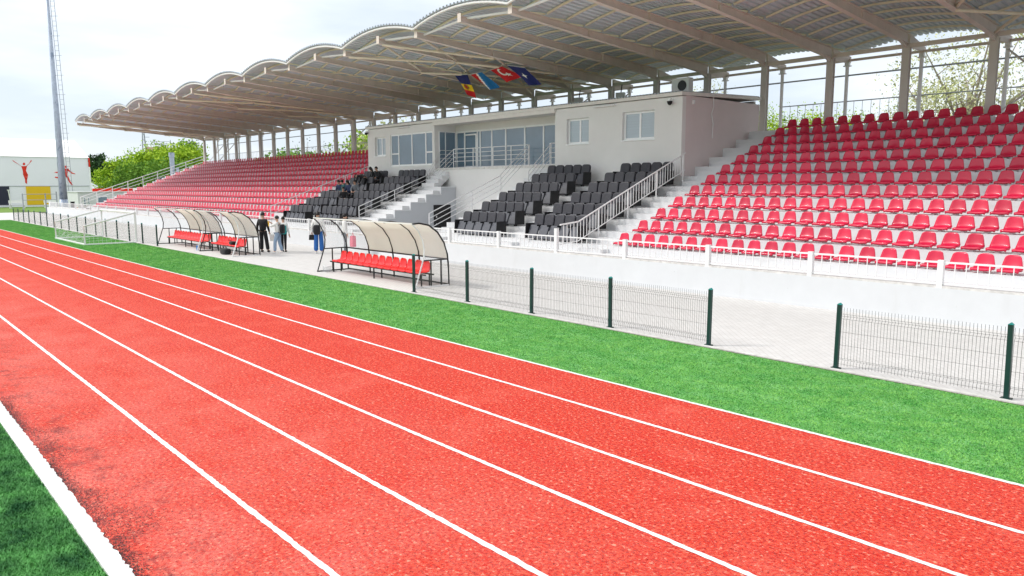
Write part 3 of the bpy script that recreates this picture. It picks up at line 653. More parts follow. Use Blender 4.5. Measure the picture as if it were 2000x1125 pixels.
for bi, (bx, bn) in enumerate(blocks):
    for i in range(1, 7):
        for j in range(5):
            o = empty('folding_armchair')
            for ch in (bk, cu, ar, lg):
                c_ = ch if firstc else ch.copy()
                if not firstc: sc.collection.objects.link(c_)
                c_.parent = o
            firstc = False
            o.location = (bx + .27 + .54 * j - (.0), ly(i) - .12, lev(i)); o.rotation_euler = (0, 0, rnd.uniform(-.02, .02))
            if j in (0, 4):
                e_ = panel if not used_panel else panel.copy()
                if used_panel: sc.collection.objects.link(e_)
                used_panel = True; e_.parent = o; e_.location = (-.275 if j == 0 else .275, 0, 0)
            tag(o, 'black armchair, %s from left, %s, %s' % (ORD[j + 1], ['', 'lowest row', 'second row', 'third row', 'fourth row', 'fifth row', 'top row'][i], bn), 'armchair', 'black folding armchairs')
# ------------------------------------------------------------------ wire fence
FYc = 12.22; FS = 2.4755
postm = MB().box(-.032, .032, -.032, .032, 0.02, 1.09); pcap = MB().prism([(-.036, 1.09), (.036, 1.09), (0, 1.12)], 'y', -.036, .036); pbase = MB().box(-.07, .07, -.05, .05, .012, .03)
pm = postm.build('post', 'post_green'); pc = pcap.build('cap', 'cap', pm); pbz = pbase.build('base_plate', 'post_green', pm)
wp = MB(); Wd = FS - .07; nw = 48
prof = [(.07, 0), (.14, 0), (.17, .03), (.20, 0), (.86, 0), (.90, .035), (.94, 0), (1.05, 0)]
for q in range(nw + 1):
    x = .035 + Wd * q / nw; wp.tube([(x, d_, z) for (z, d_) in prof], .0034, 3, cap=False)
for z, d_ in ((.10, 0), (.17, .03), (.20, 0), (.42, 0), (.64, 0), (.86, 0), (.90, .035), (.94, 0)):
    wp.tube([(.03, d_ - .004, z), (FS - .03, d_ - .004, z)], .0024, 3, cap=False)
pn = wp.build('mesh_panel', 'wire', recalc=False)
wp = MB()
for q in range(nw + 1):
    x = .035 + Wd * q / nw; wp.tube([(x, d_, z) for (z, d_) in prof], .0014, 3, cap=False)
for z, d_ in ((.10, 0), (.20, 0), (.42, 0), (.64, 0), (.86, 0), (.94, 0)):
    wp.tube([(.03, d_ - .004, z), (FS - .03, d_ - .004, z)], .0018, 3, cap=False)
pn2 = wp.build('mesh_panel', 'wire', recalc=False)
used = [False]
def fence(x0, n, label):
    t_ = empty('wire_fence', (x0, FYc, 0), label, 'fence')
    for k in range(n + 1):
        if not used[0]: a = pm
        else:
            a = pm.copy(); sc.collection.objects.link(a)
            for ch in (pc, pbz): c = ch.copy(); sc.collection.objects.link(c); c.parent = a
        a.parent = t_; a.location = (FS * k, 0, 0); a.rotation_euler = (0, rnd.uniform(-.018, .018), 0)
        if k < n:
            if x0 > -30: b = pn if not used[0] else pn.copy(); lk = used[0]
            else: b = pn2 if k == 0 else pn2.copy(); lk = k > 0
            if lk: sc.collection.objects.link(b)
            b.parent = t_; b.location = (FS * k, 0, 0)
        used[0] = True
fence(-17.95, 4, 'dark green mesh fence between the near team shelter and the gap')
fence(-5.57, 6, 'dark green mesh fence at the right edge beyond the gap')
fence(-41.3 - FS * 17, 17, 'long run of mesh fence left of the far team shelters')
# ------------------------------------------------------------------ team shelters
front_prof = [(-.62, 0), (-.46, .45), (-.30, .90), (-.28, 1.15), (-.34, 1.45), (-.48, 1.72), (-.70, 1.93)]
rear_prof = [(-.70, 1.93), (-.45, 1.95), (-.10, 1.88), (.22, 1.66), (.46, 1.33), (.58, .98), (.62, .55), (.63, 0)]
arc = [(-.70, 1.93), (-.45, 1.95), (-.10, 1.88), (.22, 1.66), (.46, 1.33), (.58, .98), (.60, .83)]
def bench_seat():
    mb = MB(); pr = [(-.20, .40, .20), (-.19, .44, .205), (0, .43, .21), (.12, .45, .205), (.17, .55, .20), (.19, .68, .18), (.2, .74, .14), (.2, .765, .07)]
    nu = 6; vs = []
    for (y, z, w) in pr:
        for j in range(nu + 1): t = j / nu * 2 - 1; vs.append((t * w, y - .02 * t * t * (z > .5), z + .015 * t * t))
    n = len(pr); fs = [(i * 7 + j, i * 7 + j + 1, (i + 1) * 7 + j + 1, (i + 1) * 7 + j) for i in range(n - 1) for j in range(nu)]
    o = len(vs); vs2 = [(v[0], v[1] + .02, v[2] - .02) for v in vs]; fs2 = [tuple(i + o for i in f[::-1]) for f in fs]
    loop = list(range(7)) + [i * 7 + 6 for i in range(1, n)] + [(n - 1) * 7 + j for j in range(5, -1, -1)] + [i * 7 for i in range(n - 2, 0, -1)]
    mb.add(vs + vs2, fs + fs2 + [(a, b, b + o, a + o) for a, b in zip(loop, loop[1:] + loop[:1])]); return mb
bs = None
def shelter(x0, x1, nseat, label, nb=4, white_end=True):
    global bs
    Y0 = 13.3; t_ = empty('team_shelter', ((x0 + x1) / 2, Y0, .006), label, 'team shelter', 'team shelters beside the track'); L = (x1 - x0) / 2; r = .022
    for s in (-1, 1):
        mt = 'steel_white' if (s == 1) else 'frame_black'
        MB().tube([(s * L, y, z) for y, z in front_prof], r, 8).build('side_frame', mt, t_)
        MB().tube([(s * L, y, z) for y, z in rear_prof], r * 1.2, 8).build('side_frame', 'frame_black', t_)
        MB().box(s * L - .02, s * L + .02, -.62, .63, .0, .04).build('base_bar', mt, t_)
        MB().box(s * L - .018, s * L + .018, -.30, .60, .80, .84).build('cross_bar', 'frame_black', t_)
        sp = [(y, z) for y, z in front_prof if z >= .8] ; poly = [(-.31, .84)] + [(y, z) for y, z in front_prof if z > .9] + [(y, z) for y, z in arc[1:]]
        MB().prism(poly, 'x', s * L - .003, s * L + .003).build('side_window', 'poly_clear', t_)
        for y in (-.02, .36): MB().box(s * (L - .03) - .018, s * (L - .03) + .018, y - .018, y + .018, .04, .80).build('upright', 'frame_black', t_)
    for k in range(1, nb):
        x = -L + 2 * L * k / nb
        MB().tube([(x, y, z) for y, z in rear_prof], r * 1.25, 8).build('rib', 'frame_black', t_)
    for k in range(nb):
        a, b = -L + 2 * L * k / nb + .012, -L + 2 * L * (k + 1) / nb - .012
        A = []
        for (p, q) in zip(arc[:-1], arc[1:]): A += [(p[0] + (q[0] - p[0]) * t / 3, p[1] + (q[1] - p[1]) * t / 3) for t in range(3)]
        A.append(arc[-1]); mb = MB(); vs = [(x, y + .0, z - .008) for (y, z) in A for x in (a, b)]
        mb.add(vs, [(2 * i, 2 * i + 1, 2 * i + 3, 2 * i + 2) for i in range(len(A) - 1)]); mb.build('roof_panel', 'poly_clear' if k == 0 else 'poly', t_, smooth=True, recalc=False)
        if k == 0: pass
    MB().box(-L, L, -.715, -.675, 1.92, 1.955).build('front_bar', 'steel_white', t_)
    MB().box(-L, L, .585, .625, .79, .835).build('rear_bar', 'frame_black', t_)
    MB().box(-L, L, .60, .64, .02, .06).build('rear_base_bar', 'frame_black', t_)
    bf = MB().box(-L + .12, L - .12, -.18, -.14, .34, .38).box(-L + .12, L - .12, .12, .16, .34, .38)
    bn = bf.build('bench_frame', 'frame_black', t_)
    nl_ = max(2, int(2 * L / 1.6))
    for k in range(nl_):
        x = -L + .35 + (2 * L - .7) * k / (nl_ - 1)
        for y in (-.16, .14): MB().box(x - .018, x + .018, y - .018, y + .018, 0, .34).build('bench_leg', 'frame_black', t_)
    for k in range(nseat):
        x = -L + .32 + (2 * L - .64) * (k + .5) / nseat
        if bs is None: bs = bench_seat().build('seat', 'seat_bright', t_, smooth=True); o = bs
        else: o = bs.copy(); sc.collection.objects.link(o); o.parent = t_
        o.location = (x, -.0, -.02)
    # clear rear skirt
    return t_
shelter(-24.72, -18.55, 13, 'near curved team shelter with thirteen red seats and cream roof')
shelter(-42.75, -36.85, 13, 'far team shelter with a long row of red seats')
t2 = shelter(-36.5, -32.55, 8, 'shorter far team shelter with a dark bag on its seats', nb=3)
#OBJS
# ------------------------------------------------------------------ small goal lying in front of the fence
g = empty('goal', (-48.2, 11, 0), 'low white movable goal frame with net standing on the green strip', 'goal'); gx0, gx1 = -3.5, 3.5; gb, gf = -1.38, 1.16
MB().tube([(gx0, gf, .05), (gx0, gf, 1.65), (gx1, gf, 1.65), (gx1, gf, .05)], .06, 8).build('goal_mouth', 'steel_white', g)
MB().box(gx0 - .06, gx1 + .06, gb - .06, gb + .06, 0.003, .07).box(gx0 - .06, gx0 + .06, gb + .06, gf, .003, .07).box(gx1 - .06, gx1 + .06, gb + .06, gf, .003, .07).build('base_frame', 'steel_white', g)
for s in (gx0, gx1): MB().tube([(s, gb, .07), (s, gb, 1.0), (s, gf, 1.65)], .05, 8).build('side_support', 'rail', g)
nm = MB()
for s in (gx0, gx1):
    for q in range(1, 12): y = gb + (gf - gb) * q / 12; nm.tube([(s, y, .07), (s, y, 1.0 + .65 * q / 12)], .006, 3, cap=False)
    for q in range(1, 8): z = .07 + .12 * q; nm.tube([(s, gb, z), (s, gf, z * 1.4)], .006, 3, cap=False)
for q in range(1, 36): x = gx0 + 7 * q / 36; nm.tube([(x, gb, .07), (x, gb + .1, .3 + .1 * math.sin(q)), (x, gb + .3, .45 + .12 * math.cos(q * .8))], .005, 3, cap=False)
for q in range(1, 6): nm.tube([(gx0, gb, .2 * q), (0, gb + .12 + .04 * q, .09 * q), (gx1, gb, .2 * q)], .005, 3, cap=False)
nm.build('net', 'steel_white', g, recalc=False)
# ------------------------------------------------------------------ things lying about
t_ = empty('crate', (-24.5, 12.95, .006), 'small clear plastic box on the paving at the left foot of the near shelter', 'box')
mb = MB(); mb.box(-.15, .15, -.1, .1, 0, .02).box(-.15, -.135, -.1, .1, .02, .2).box(.135, .15, -.1, .1, .02, .2).box(-.135, .135, -.1, -.085, .02, .2).box(-.135, .135, .085, .1, .02, .2); mb.build('box_body', 'poly_clear', t_)
MB().box(-.16, .16, -.11, .11, .2, .22).build('lid', 'steel_white', t_)
def sup(a, b, c, n1=.35):
    def f(u, v):
        cu, su = math.cos(u * 6.2832), math.sin(u * 6.2832); sv = max(0, math.sin(v * 3.1416)) ** n1; cv = -math.cos(v * 3.1416)
        return (a * abs(cu) ** .5 * math.copysign(1, cu) * sv, b * abs(su) ** .5 * math.copysign(1, su) * sv, c * (1 + math.copysign(abs(cv) ** .6, cv)))
    return f
t_ = empty('sports_bag', (-34.0, 12.95, .006), 'black sports bag on the ground in the shorter far shelter', 'bag', rz=.1); MB().grid(sup(.30, .17, .14, .5), 20, 10).build('bag_body', 'cloth_black', t_, smooth=True); MB().tube([(-.15, 0, .28), (-.08, 0, .36), (.08, 0, .36), (.15, 0, .28)], .015).build('handle', 'cloth_grey', t_)
t_ = empty('backpack', (-34.0, 13.3, .43), 'dark bag lying on the seats of the shorter far shelter', 'bag'); MB().grid(sup(.22, .13, .08, .5), 20, 10).build('bag_body', 'cloth_black', t_, smooth=True); MB().tube([(-.1, -.1, .2), (0, -.2, .22), (.1, -.1, .2)], .015).build('strap', 'cloth_black', t_)
t_ = empty('water_bottle', (-37.0, 12.75, .0), 'blue water bottle at the right foot of the long far shelter', 'bottle')
MB().tube([(0, 0, 0), (0, 0, .2), (0, 0, .25)], .05, 10).build('bottle_body', 'bottle', t_); MB().tube([(0, 0, .25), (0, 0, .29)], .02, 8).build('cap', 'steel_white', t_)
# ------------------------------------------------------------------ people
def skinned(name, verts, edges, rad, mt, parent, sub=1, root=0):
    me = bpy.data.meshes.new(name); me.from_pydata([Vector(v) for v in verts], edges, []); o = bpy.data.objects.new(name, me); sc.collection.objects.link(o)
    md = o.modifiers.new('s', 'SKIN'); md.use_smooth_shade = True
    for i, d in enumerate(me.skin_vertices[0].data):
        r = rad[i]; d.radius = r if isinstance(r, tuple) else (r, r); d.use_root = (i == root)
    ms = o.modifiers.new('u', 'SUBSURF'); ms.levels = sub; ms.render_levels = sub
    dg = bpy.context.evaluated_depsgraph_get(); dg.update(); m2 = bpy.data.meshes.new_from_object(o.evaluated_get(dg))
    o.modifiers.clear(); o.data = m2; bpy.data.meshes.remove(me); m2.materials.clear(); m2.materials.append(MT[mt]); m2.polygons.foreach_set('use_smooth', [True] * len(m2.polygons)); m2.name = name
    o.parent = parent; return o
def V3(*a): return Vector(a)
STAND = dict(pel=(0, 0, .95), sp=(0, 0, 1.14), ch=(0, -.01, 1.33), nk=(0, 0, 1.47), hd=(0, .03, 1.62), sh=.18, el=((-.25, -.03, 1.13), (.25, -.03, 1.13)), wr=((-.27, .06, .88), (.27, .06, .88)),
    hp=.09, kn=((-.11, .03, .50), (.11, .03, .50)), an=((-.12, -.02, .09), (.12, -.02, .09)))
SIT = dict(pel=(0, 0, .36), sp=(0, .04, .56), ch=(0, .10, .76), nk=(0, .16, .90), hd=(0, .22, 1.03), sh=.18, el=((-.24, .18, .56), (.24, .18, .56)), wr=((-.12, .40, .50), (.12, .40, .50)),
    hp=.09, kn=((-.13, .42, .26), (.13, .42, .26)), an=((-.12, .36, -.30), (.12, .36, -.30)))
BEND = dict(pel=(0, 0, .92), sp=(0, .18, 1.02), ch=(0, .38, 1.06), nk=(0, .54, 1.05), hd=(0, .68, 1.02), sh=.17, el=((-.2, .50, .80), (.2, .50, .80)), wr=((-.16, .62, .60), (.16, .62, .60)),
    hp=.09, kn=((-.11, .05, .48), (.11, .05, .48)), an=((-.12, -.03, .09), (.12, -.03, .09)))
def person(loc, rz, pose, label, top='cloth_black', leg='cloth_black', H=1.0, hair='short', wide=0, group=None, shoe='cloth_black', **ov):
    p = dict(pose); p.update(ov); t_ = empty('person', loc, label, 'person', group, rz=rz); t_.scale = (H, H, H)
    pel, spn, ch, nk, hd = [Vector(p[k]) for k in ('pel', 'sp', 'ch', 'nk', 'hd')]
    up = (nk - ch).normalized(); hu = (hd - nk).normalized(); side = Vector((1, 0, 0)); fw = side.cross(hu) * -1
    if fw.y < -.3: fw = -fw
    vs = []; ed = []; rd = []
    def a(v, r, par=None): vs.append(Vector(v)); rd.append(r); (ed.append((par, len(vs) - 1)) if par is not None else None); return len(vs) - 1
    ip = a(pel, (.10, .09)); isp = a(spn, .10, ip); ic = a(ch, (.13, .11), isp); ink = a(nk, .052, ic); ih0 = a(nk + hu * .07 + fw * .01, .062, ink); ih1 = a(hd, (.083, .098), ih0); ih2 = a(hd + hu * .085, .06, ih1)
    hands = []
    for s in (0, 1):
        sg = -1 if s == 0 else 1
        sh_ = ch + up * .06 + side * sg * p['sh']; i1 = a(sh_, .058, ic); i2 = a(p['el'][s], .040, i1); i3 = a(p['wr'][s], .028, i2)
        el, wr = Vector(p['el'][s]), Vector(p['wr'][s]); d = (wr - el).normalized(); q = d.cross(side); q = q.normalized() if q.length > .01 else Vector((0, 1, 0)); lat = d.cross(q).normalized()
        pm_ = wr + d * .075; i4 = a(pm_, (.036, .022), i3)
        for fi in range(4):
            o_ = lat * (fi - 1.5) * .019; L = (.062, .074, .07, .055)[fi]; k1 = a(pm_ + d * .04 + o_, .009, i4); k2 = a(pm_ + d * (.04 + L * .6) + o_ + q * .012, .008, k1); a(pm_ + d * (.035 + L) + o_ + q * .035, .007, k2)
        th = a(wr + d * .045 + lat * .045 + q * .01, .010, i3); a(wr + d * .09 + lat * .06 + q * .025, .008, th)
        hands.append((wr, d))
        h_ = a(pel + side * sg * p['hp'] - Vector((0, 0, .05)), .068, ip); k_ = a(p['kn'][s], .058, h_); an = Vector(p['an'][s]); a_ = a(an, .036, k_); a(an + Vector((0, .14, -.05)), .032, a_)
    skinned('body', vs, ed, rd, 'skin', t_, 1)
    # jacket
    vs = []; ed = []; rd = []
    i0 = a(pel - (Vector((0, 0, .10)) if pose is STAND else Vector((0, 0, 0))), (.165 + wide, .14), None); i1 = a(spn, (.15 + wide, .125), i0); i2 = a(ch, (.165 + wide, .135), i1); i3 = a(nk - up * .02, .072, i2)
    for s in (0, 1):
        sg = -1 if s == 0 else 1; j = a(ch + up * .07 + side * sg * (p['sh'] - .01), .078, i2); j = a(p['el'][s], .060, j); wr = Vector(p['wr'][s]); j = a(wr, .045, j)
    skinned('jacket', vs, ed, rd, top, t_, 1)
    vs = []; ed = []; rd = []
    i0 = a(pel + Vector((0, 0, .05)), (.14, .125), None)
    for s in (0, 1):
        sg = -1 if s == 0 else 1; j = a(pel + side * sg * p['hp'] - Vector((0, 0, .05)), .100, i0); j = a(p['kn'][s], .072 + wide, j); an = Vector(p['an'][s]); j = a(an + Vector((0, 0, .0)), .055 + wide * 1.6, j)
    skinned('trousers', vs, ed, rd, leg, t_, 1)
    for s in (0, 1):
        an = Vector(p['an'][s]); skinned('shoe', [an + Vector((0, -.05, -.045)), an + Vector((0, .06, -.045)), an + Vector((0, .17, -.055))], [(0, 1), (1, 2)], [.044, .048, .035], shoe, t_, 1)
    c = hd + hu * .03 - fw * .014
    hm = MB(); lat_ = side
    def hp_(u, v):
        a_ = u * 6.2832; t = v * (2.0 if hair == 'short' else 2.25); rx, ry, rz_ = .092, .110, .118; w_ = math.cos(a_)
        front = max(0, math.sin(a_)); t *= 1 - .42 * front
        return c + lat_ * (rx * math.sin(t) * w_) + fw * (ry * math.sin(t) * math.sin(a_)) + hu * (rz_ * math.cos(t) - (.14 * v * v * (1 - front) if hair == 'long' else 0))
    hm.grid(hp_, 16, 9); hm.build('hair', 'hair', t_, smooth=True)
    f = MB(); fc = hd + fw * .088
    for sg in (-1, 1): q = fc + side * sg * .032 + hu * .012; f.box(q.x - .011, q.x + .011, q.y - .008, q.y + .008, q.z - .006, q.z + .006, 0)
    q = fc - hu * .05; f.box(q.x - .02, q.x + .02, q.y - .006, q.y + .006, q.z - .004, q.z + .004, 1)
    f.tube([fc + hu * .01, fc + fw * .018 - hu * .025], .008, 5, 2, r2=.012)
    f.build('face', ['hair', 'redpaint', 'skin'], t_)
    return t_
def pack(name, loc, rz, mt, label, H=1., strap='cloth_black'):
    t_ = empty(name, loc, label, 'bag', rz=rz); t_.scale = (H, H, H)
    mb = MB(); mb.grid(lambda u, v: (.155 * abs(math.cos(u * 6.283)) ** .5 * math.copysign(1, math.cos(u * 6.283)) * max(0, math.sin(v * 3.1416)) ** .35, .09 * math.sin(u * 6.283) * max(0, math.sin(v * 3.1416)) ** .4, -.22 * math.cos(v * 3.1416)), 18, 10)
    mb.build('bag_body', mt, t_, smooth=True)
    MB().tube([(-.1, 0, .2), (-.1, .26, .17), (-.1, .30, -.05), (-.1, .1, -.18)], .016, 5).tube([(.1, 0, .2), (.1, .26, .17), (.1, .30, -.05), (.1, .1, -.18)], .016, 5).build('strap', strap, t_)
    return t_
AW = R_(48)
person((-34.0, 14.75, .006), AW - .15, STAND, 'person in black jacket and black trousers seen from behind beside the far shelters', 'cloth_black', 'cloth_black', 1.06, wide=.02,
       kn=((-.10, .04, .50), (.14, .02, .50)), an=((-.11, .02, .09), (.22, -.04, .09)))
t_ = empty('shopping_bag', (-33.72, 15.05, .52), 'white plastic bag hanging from the hand of the person in black', 'bag', rz=AW); MB().prism([(-.09, 0), (.09, 0), (.11, .32), (-.11, .32)], 'y', -.04, .04).build('bag_body', 'cloth_white', t_, bevel=.02); MB().tube([(-.06, 0, .32), (0, 0, .42), (.06, 0, .32)], .008).build('handle', 'cloth_white', t_)
RZ2 = R_(125)
person((-32.95, 15.0, .006), RZ2, STAND, 'person in white hoodie and pale flared jeans holding a yellow cloth to the face', 'cloth_white', 'jeans_pale', .98, wide=.012, hair='short', shoe='cloth_white',
       el=((-.24, .20, 1.25), (.24, .20, 1.25)), wr=((-.10, .34, 1.42), (.10, .36, 1.40)), kn=((-.13, .1, .50), (.10, .0, .50)), an=((-.16, .10, .09), (.12, -.12, .09)))
fd = Vector((-math.sin(RZ2), math.cos(RZ2), 0))
q = Vector((-32.95, 15.0, 0)) - fd * .24; pack('backpack', (q.x, q.y, 1.12), RZ2, 'cloth_black', 'black backpack on the person in the white hoodie')
q = Vector((-32.95, 15.0, 0)) + fd * .46
t_ = MB().grid(lambda u, v: (.16 * (u - .5) * 2, .02 * math.sin(u * 9), -.12 * v + .04 * math.sin(u * 5)), 8, 4).build('yellow_scarf', 'mustard', smooth=True); t_.location = (q.x, q.y, 1.42); t_.rotation_euler = (0, .3, RZ2 + .5); md = t_.modifiers.new('t', 'SOLIDIFY'); md.thickness = .02
tag(t_, 'yellow cloth held up by the person in the white hoodie', 'cloth')
q = Vector((-32.95, 15.0, 0)) + Vector(R) * .04 + Vector((F.x, F.y, 0)) * .7
person((q.x, q.y, .006), AW, STAND, 'person in pale top and black trousers half hidden behind the white hoodie', 'cloth_white', 'cloth_black', .94, kn=((-.08, .05, .5), (.08, .0, .5)), an=((-.08, .05, .09), (.09, -.05, .09)))
q2 = q - Vector((F.x, F.y, 0)).normalized() * .24 + Vector(R) * .08; pack('backpack', (q2.x, q2.y, 1.05), AW, 'teal', 'teal backpack worn behind the person in the white hoodie', .95, 'teal')
person((-31.55, 16.3, .006), AW + .1, STAND, 'person in light grey hoodie and wide blue jeans left of the near shelter', 'cloth_white', 'jeans_blue', 1.08, wide=.03, shoe='cloth_white')
q = Vector((-31.55, 16.3, 0)) - Vector((F.x, F.y, 0)).normalized() * .27; pack('backpack', (q.x, q.y, 1.10), AW, 'cloth_black', 'black backpack on the person in wide blue jeans', 1.05)
t_ = empty('handbag', (-31.55 + (-.31 * math.cos(AW)), 16.3 - .31 * math.sin(AW), .62), 'black handbag hanging at the side of the person in blue jeans', 'bag', rz=AW); MB().prism([(-.13, 0), (.13, 0), (.11, .24), (-.11, .24)], 'y', -.05, .05).build('bag_body', 'cloth_black', t_, bevel=.02); MB().tube([(-.09, 0, .23), (-.05, 0, .6), (.05, 0, .6), (.09, 0, .23)], .008).build('strap', 'cloth_black', t_)
person((-30.4, 17.0, .006), AW - 1.2, STAND, 'person in white top and grey trousers seen through the clear shelter panel', 'cloth_white', 'cloth_grey', 1.04, an=((-.22, .05, .09), (.22, -.05, .09)), kn=((-.17, .05, .5), (.17, 0, .5)))
t_ = empty('pink_bag', (-29.95, 17.15, .35), 'pink bag beside the person behind the clear shelter panel', 'bag'); MB().prism([(-.15, 0), (.15, 0), (.12, .5), (-.12, .5)], 'y', -.1, .1).build('bag_body', 'pink', t_, bevel=.04); MB().tube([(-.08, 0, .5), (0, 0, .64), (.08, 0, .5)], .012).build('handle', 'pink', t_)
# spectators in the black seats
def sitter(x, i, label, top, leg='cloth_black', hair='short', y=None, **k):
    return person((x, (ly(i) + .12) if y is None else y, lev(i) + .04), math.pi + k.pop('turn', 0), SIT, label, top, leg, 1.0, hair=hair, group='spectators in the black seats', **k)
sitter(-40.67, 4, 'spectator in navy jacket leftmost in the group on the fourth black row', 'cloth_navy', turn=.3)
sitter(-40.13, 4, 'spectator in dark teal jacket second from left on the fourth black row', 'cloth_teal', turn=-.2)
sitter(-39.59, 4, 'spectator in navy coat beside the aisle on the fourth black row', 'cloth_navy', turn=.2, hair='long')
sitter(-38.9, 4, 'spectator in dark vest with pale sleeves sitting on the aisle step', 'cloth_grey', turn=.6)
sitter(-38.55, 3, 'spectator in black sitting lowest on the aisle steps between the left blocks', 'cloth_black', turn=.8)
sitter(-40.15, 6, 'spectator in black with raised hood second seat of the top black row', 'cloth_black', turn=-.3, hair='long')
sitter(-39.6, 6, 'dark haired spectator in black coat in the top black row', 'cloth_black', turn=.2)
person((-39.75, 23.75, lev(5)), R_(115), BEND, 'person in black bending forward over the seated group', 'cloth_black', 'cloth_black', 1.0, group='spectators in the black seats')
# ------------------------------------------------------------------ flags
def flag(name, C, label, fn, mats, decals=(), n=14):
    A, B, Cc, D = [Vector(c) for c in C]; base = A.copy()
    def P(u, v):
        p = (A.lerp(B, u)).lerp(D.lerp(Cc, u), v) - base
        return p + Vector((0, .07 * math.sin(u * 5 + v * 4) * (.3 + v), 0))
    mb = MB()
    for i in range(n):
        for j in range(n):
            u0, u1, v0, v1 = i / n, (i + 1) / n, j / n, (j + 1) / n
            mb.add([P(u0, v0), P(u1, v0), P(u1, v1), P(u0, v1)], [(0, 1, 2, 3)], fn((u0 + u1) / 2, (v0 + v1) / 2))
    import bmesh
    t_ = empty(name, A, label, 'flag', 'flags under the canopy'); o = mb.build('cloth', mats, t_)
    bm = bmesh.new(); bm.from_mesh(o.data); bmesh.ops.remove_doubles(bm, verts=bm.verts, dist=1e-4); bm.to_mesh(o.data); bm.free()
    md = o.modifiers.new('t', 'SOLIDIFY'); md.thickness = .008
    for (nm_, pts, mt) in decals:
        d = MB().add([P(u, v) + Vector((0, -.02, 0)) for u, v in pts], [tuple(range(len(pts)))]); d.build(nm_, mt, o)
    MB().tube([(0, 0, .02), tuple(B - base + Vector((0, 0, .02)))], .012).build('pole', 'rail', t_)

def cres(cu, cv, r, n=16):
    o = [(cu + r * math.cos(t), cv + r * 1.3 * math.sin(t)) for t in [math.radians(50 + 260 * k / n) for k in range(n + 1)]]
    i = [(cu + r * .32 + r * .74 * math.cos(t), cv + r * .95 * math.sin(t)) for t in [math.radians(310 - 260 * k / n) for k in range(n + 1)]]
    return o + i
def star(cu, cv, r): return [(cu + (r if k % 2 == 0 else r * .4) * math.cos(k * math.pi / 5), cv + (r if k % 2 == 0 else r * .4) * 1.3 * math.sin(k * math.pi / 5)) for k in range(10)]
flag('flag', [(-32.54, 25, 8.85), (-31.41, 25, 8.75), (-30.80, 25, 7.50), (-31.45, 25, 7.77)], 'blue yellow and red flag with brown emblem hanging leftmost under the canopy', lambda u, v: 0 if v < .40 else (1 if v < .70 else 2), ['navyflag', 'yelflag', 'redflag'],
     [('emblem', [(.35, .46), (.5, .43), (.7, .46), (.78, .56), (.66, .66), (.5, .68), (.34, .62), (.28, .53)], 'brownmark'), ('emblem_shield', [(.45, .5), (.6, .5), (.6, .6), (.52, .63), (.45, .6)], 'redflag')])
flag('flag', [(-31.2, 25, 8.73), (-30.28, 25, 8.76), (-28.94, 25, 7.9), (-29.57, 25, 7.81)], 'red white and light blue flag hanging second from left', lambda u, v: 0 if u < .42 - .55 * v else (1 if u < .62 - .55 * v else 2), ['redflag', 'cloth_white', 'blueflag'])
flag('flag', [(-29.6, 25, 8.78), (-28.7, 25, 8.86), (-27.33, 25, 8.25), (-28.3, 25, 8.05)], 'red flag with white crescent and star under the canopy', lambda u, v: 0, ['redflag'], [('crescent', cres(.5, .36, .22), 'cloth_white'), ('star', star(.64, .62, .15), 'cloth_white')])
flag('flag', [(-28.36, 25, 8.86), (-27.04, 25, 8.59), (-25.98, 25, 7.73), (-26.72, 25, 7.75)], 'navy flag with small pale emblem hanging rightmost under the canopy', lambda u, v: 0, ['navyflag'], [('emblem', [(.5, .35), (.56, .47), (.70, .50), (.56, .54), (.5, .66), (.44, .54), (.30, .50), (.44, .47)], 'cloth_white')])

# ------------------------------------------------------------------ far left: mast, hall, low building
t_ = empty('floodlight_mast', (-102.4, 20.15, 0), 'tall tapering grey steel floodlight mast with side ladder', 'mast')
MB().tube([(0, 0, .25), (0, 0, 1.6)], .52, 16, r2=.43).tube([(0, 0, 1.6), (0, 0, 12), (0, 0, 30)], .43, 16, r2=.13).build('pole', 'mast', t_, smooth=True)
MB().tube([(0, 0, 0), (0, 0, .25)], .8, 16).build('base_flange', 'kerb', t_)
ld = MB(); lx, ly_ = .62, .62
for s in (0, .45): ld.tube([(.55 + s * .66 - .0, .5 + s * .74, 2.6), (.22 + s * .66, .17 + s * .74, 29)], .03, 5)
for q in range(48):
    z = 2.7 + q * .55; f_ = (z - 2.6) / 26.4; a_ = .55 - .33 * f_; b_ = .5 - .33 * f_; e_ = .30 if q % 4 == 0 else 0
    ld.tube([(a_ - e_ * .7, b_ - e_ * .7, z), (a_ + .30 + e_ * .6, b_ + .333 + e_ * .6, z)], .025, 4)
ld.build('ladder', 'railgrey', t_)
MB().box(-.9, -.45, -1.4, -1.0, 0, 1.35).build('control_box', 'steel_white', t_)
c = empty('traffic_cone', (-101.3, 21.3, 0), 'small orange cone at the foot of the mast', 'cone'); MB().tube([(0, 0, .04), (0, 0, .7)], .22, 12, r2=.04).build('cone_body', 'orange', c); MB().box(-.28, .28, -.28, .28, 0, .04).build('base', 'orange', c)
pk = empty('post', (-101.9, 20.95, 0), 'short black cabinet standing against the mast base', 'cabinet'); MB().box(-.2, .2, -.2, .2, 0, 1.3).build('case', 'black', pk, bevel=.06); MB().box(-.22, .22, -.22, .22, 1.3, 1.34).build('lid', 'black', pk)
hx = -139.; hall = empty('sports_hall', (hx - 10, 10, 0), 'big white sports hall with red figures and yellow and navy doors', 'hall'); HM = Matrix.Translation((-(hx - 10), -10, 0))
def H_(mb, n, m_, par=hall): o = mb.build(n, m_, None); o.parent = par; o.matrix_parent_inverse = HM; return o
H_(MB().prism([(hx - 20, 0), (hx, 0), (hx, 7.75), (hx - 20, 7.75)], 'y', -14, 31.3), 'wall', 'hangar')
H_(MB().prism([(hx + .15, 7.76), (hx - 9, 11.0), (hx - 20, 7.76)], 'y', -14.2, 31.45), 'roof', 'hangar_roof')
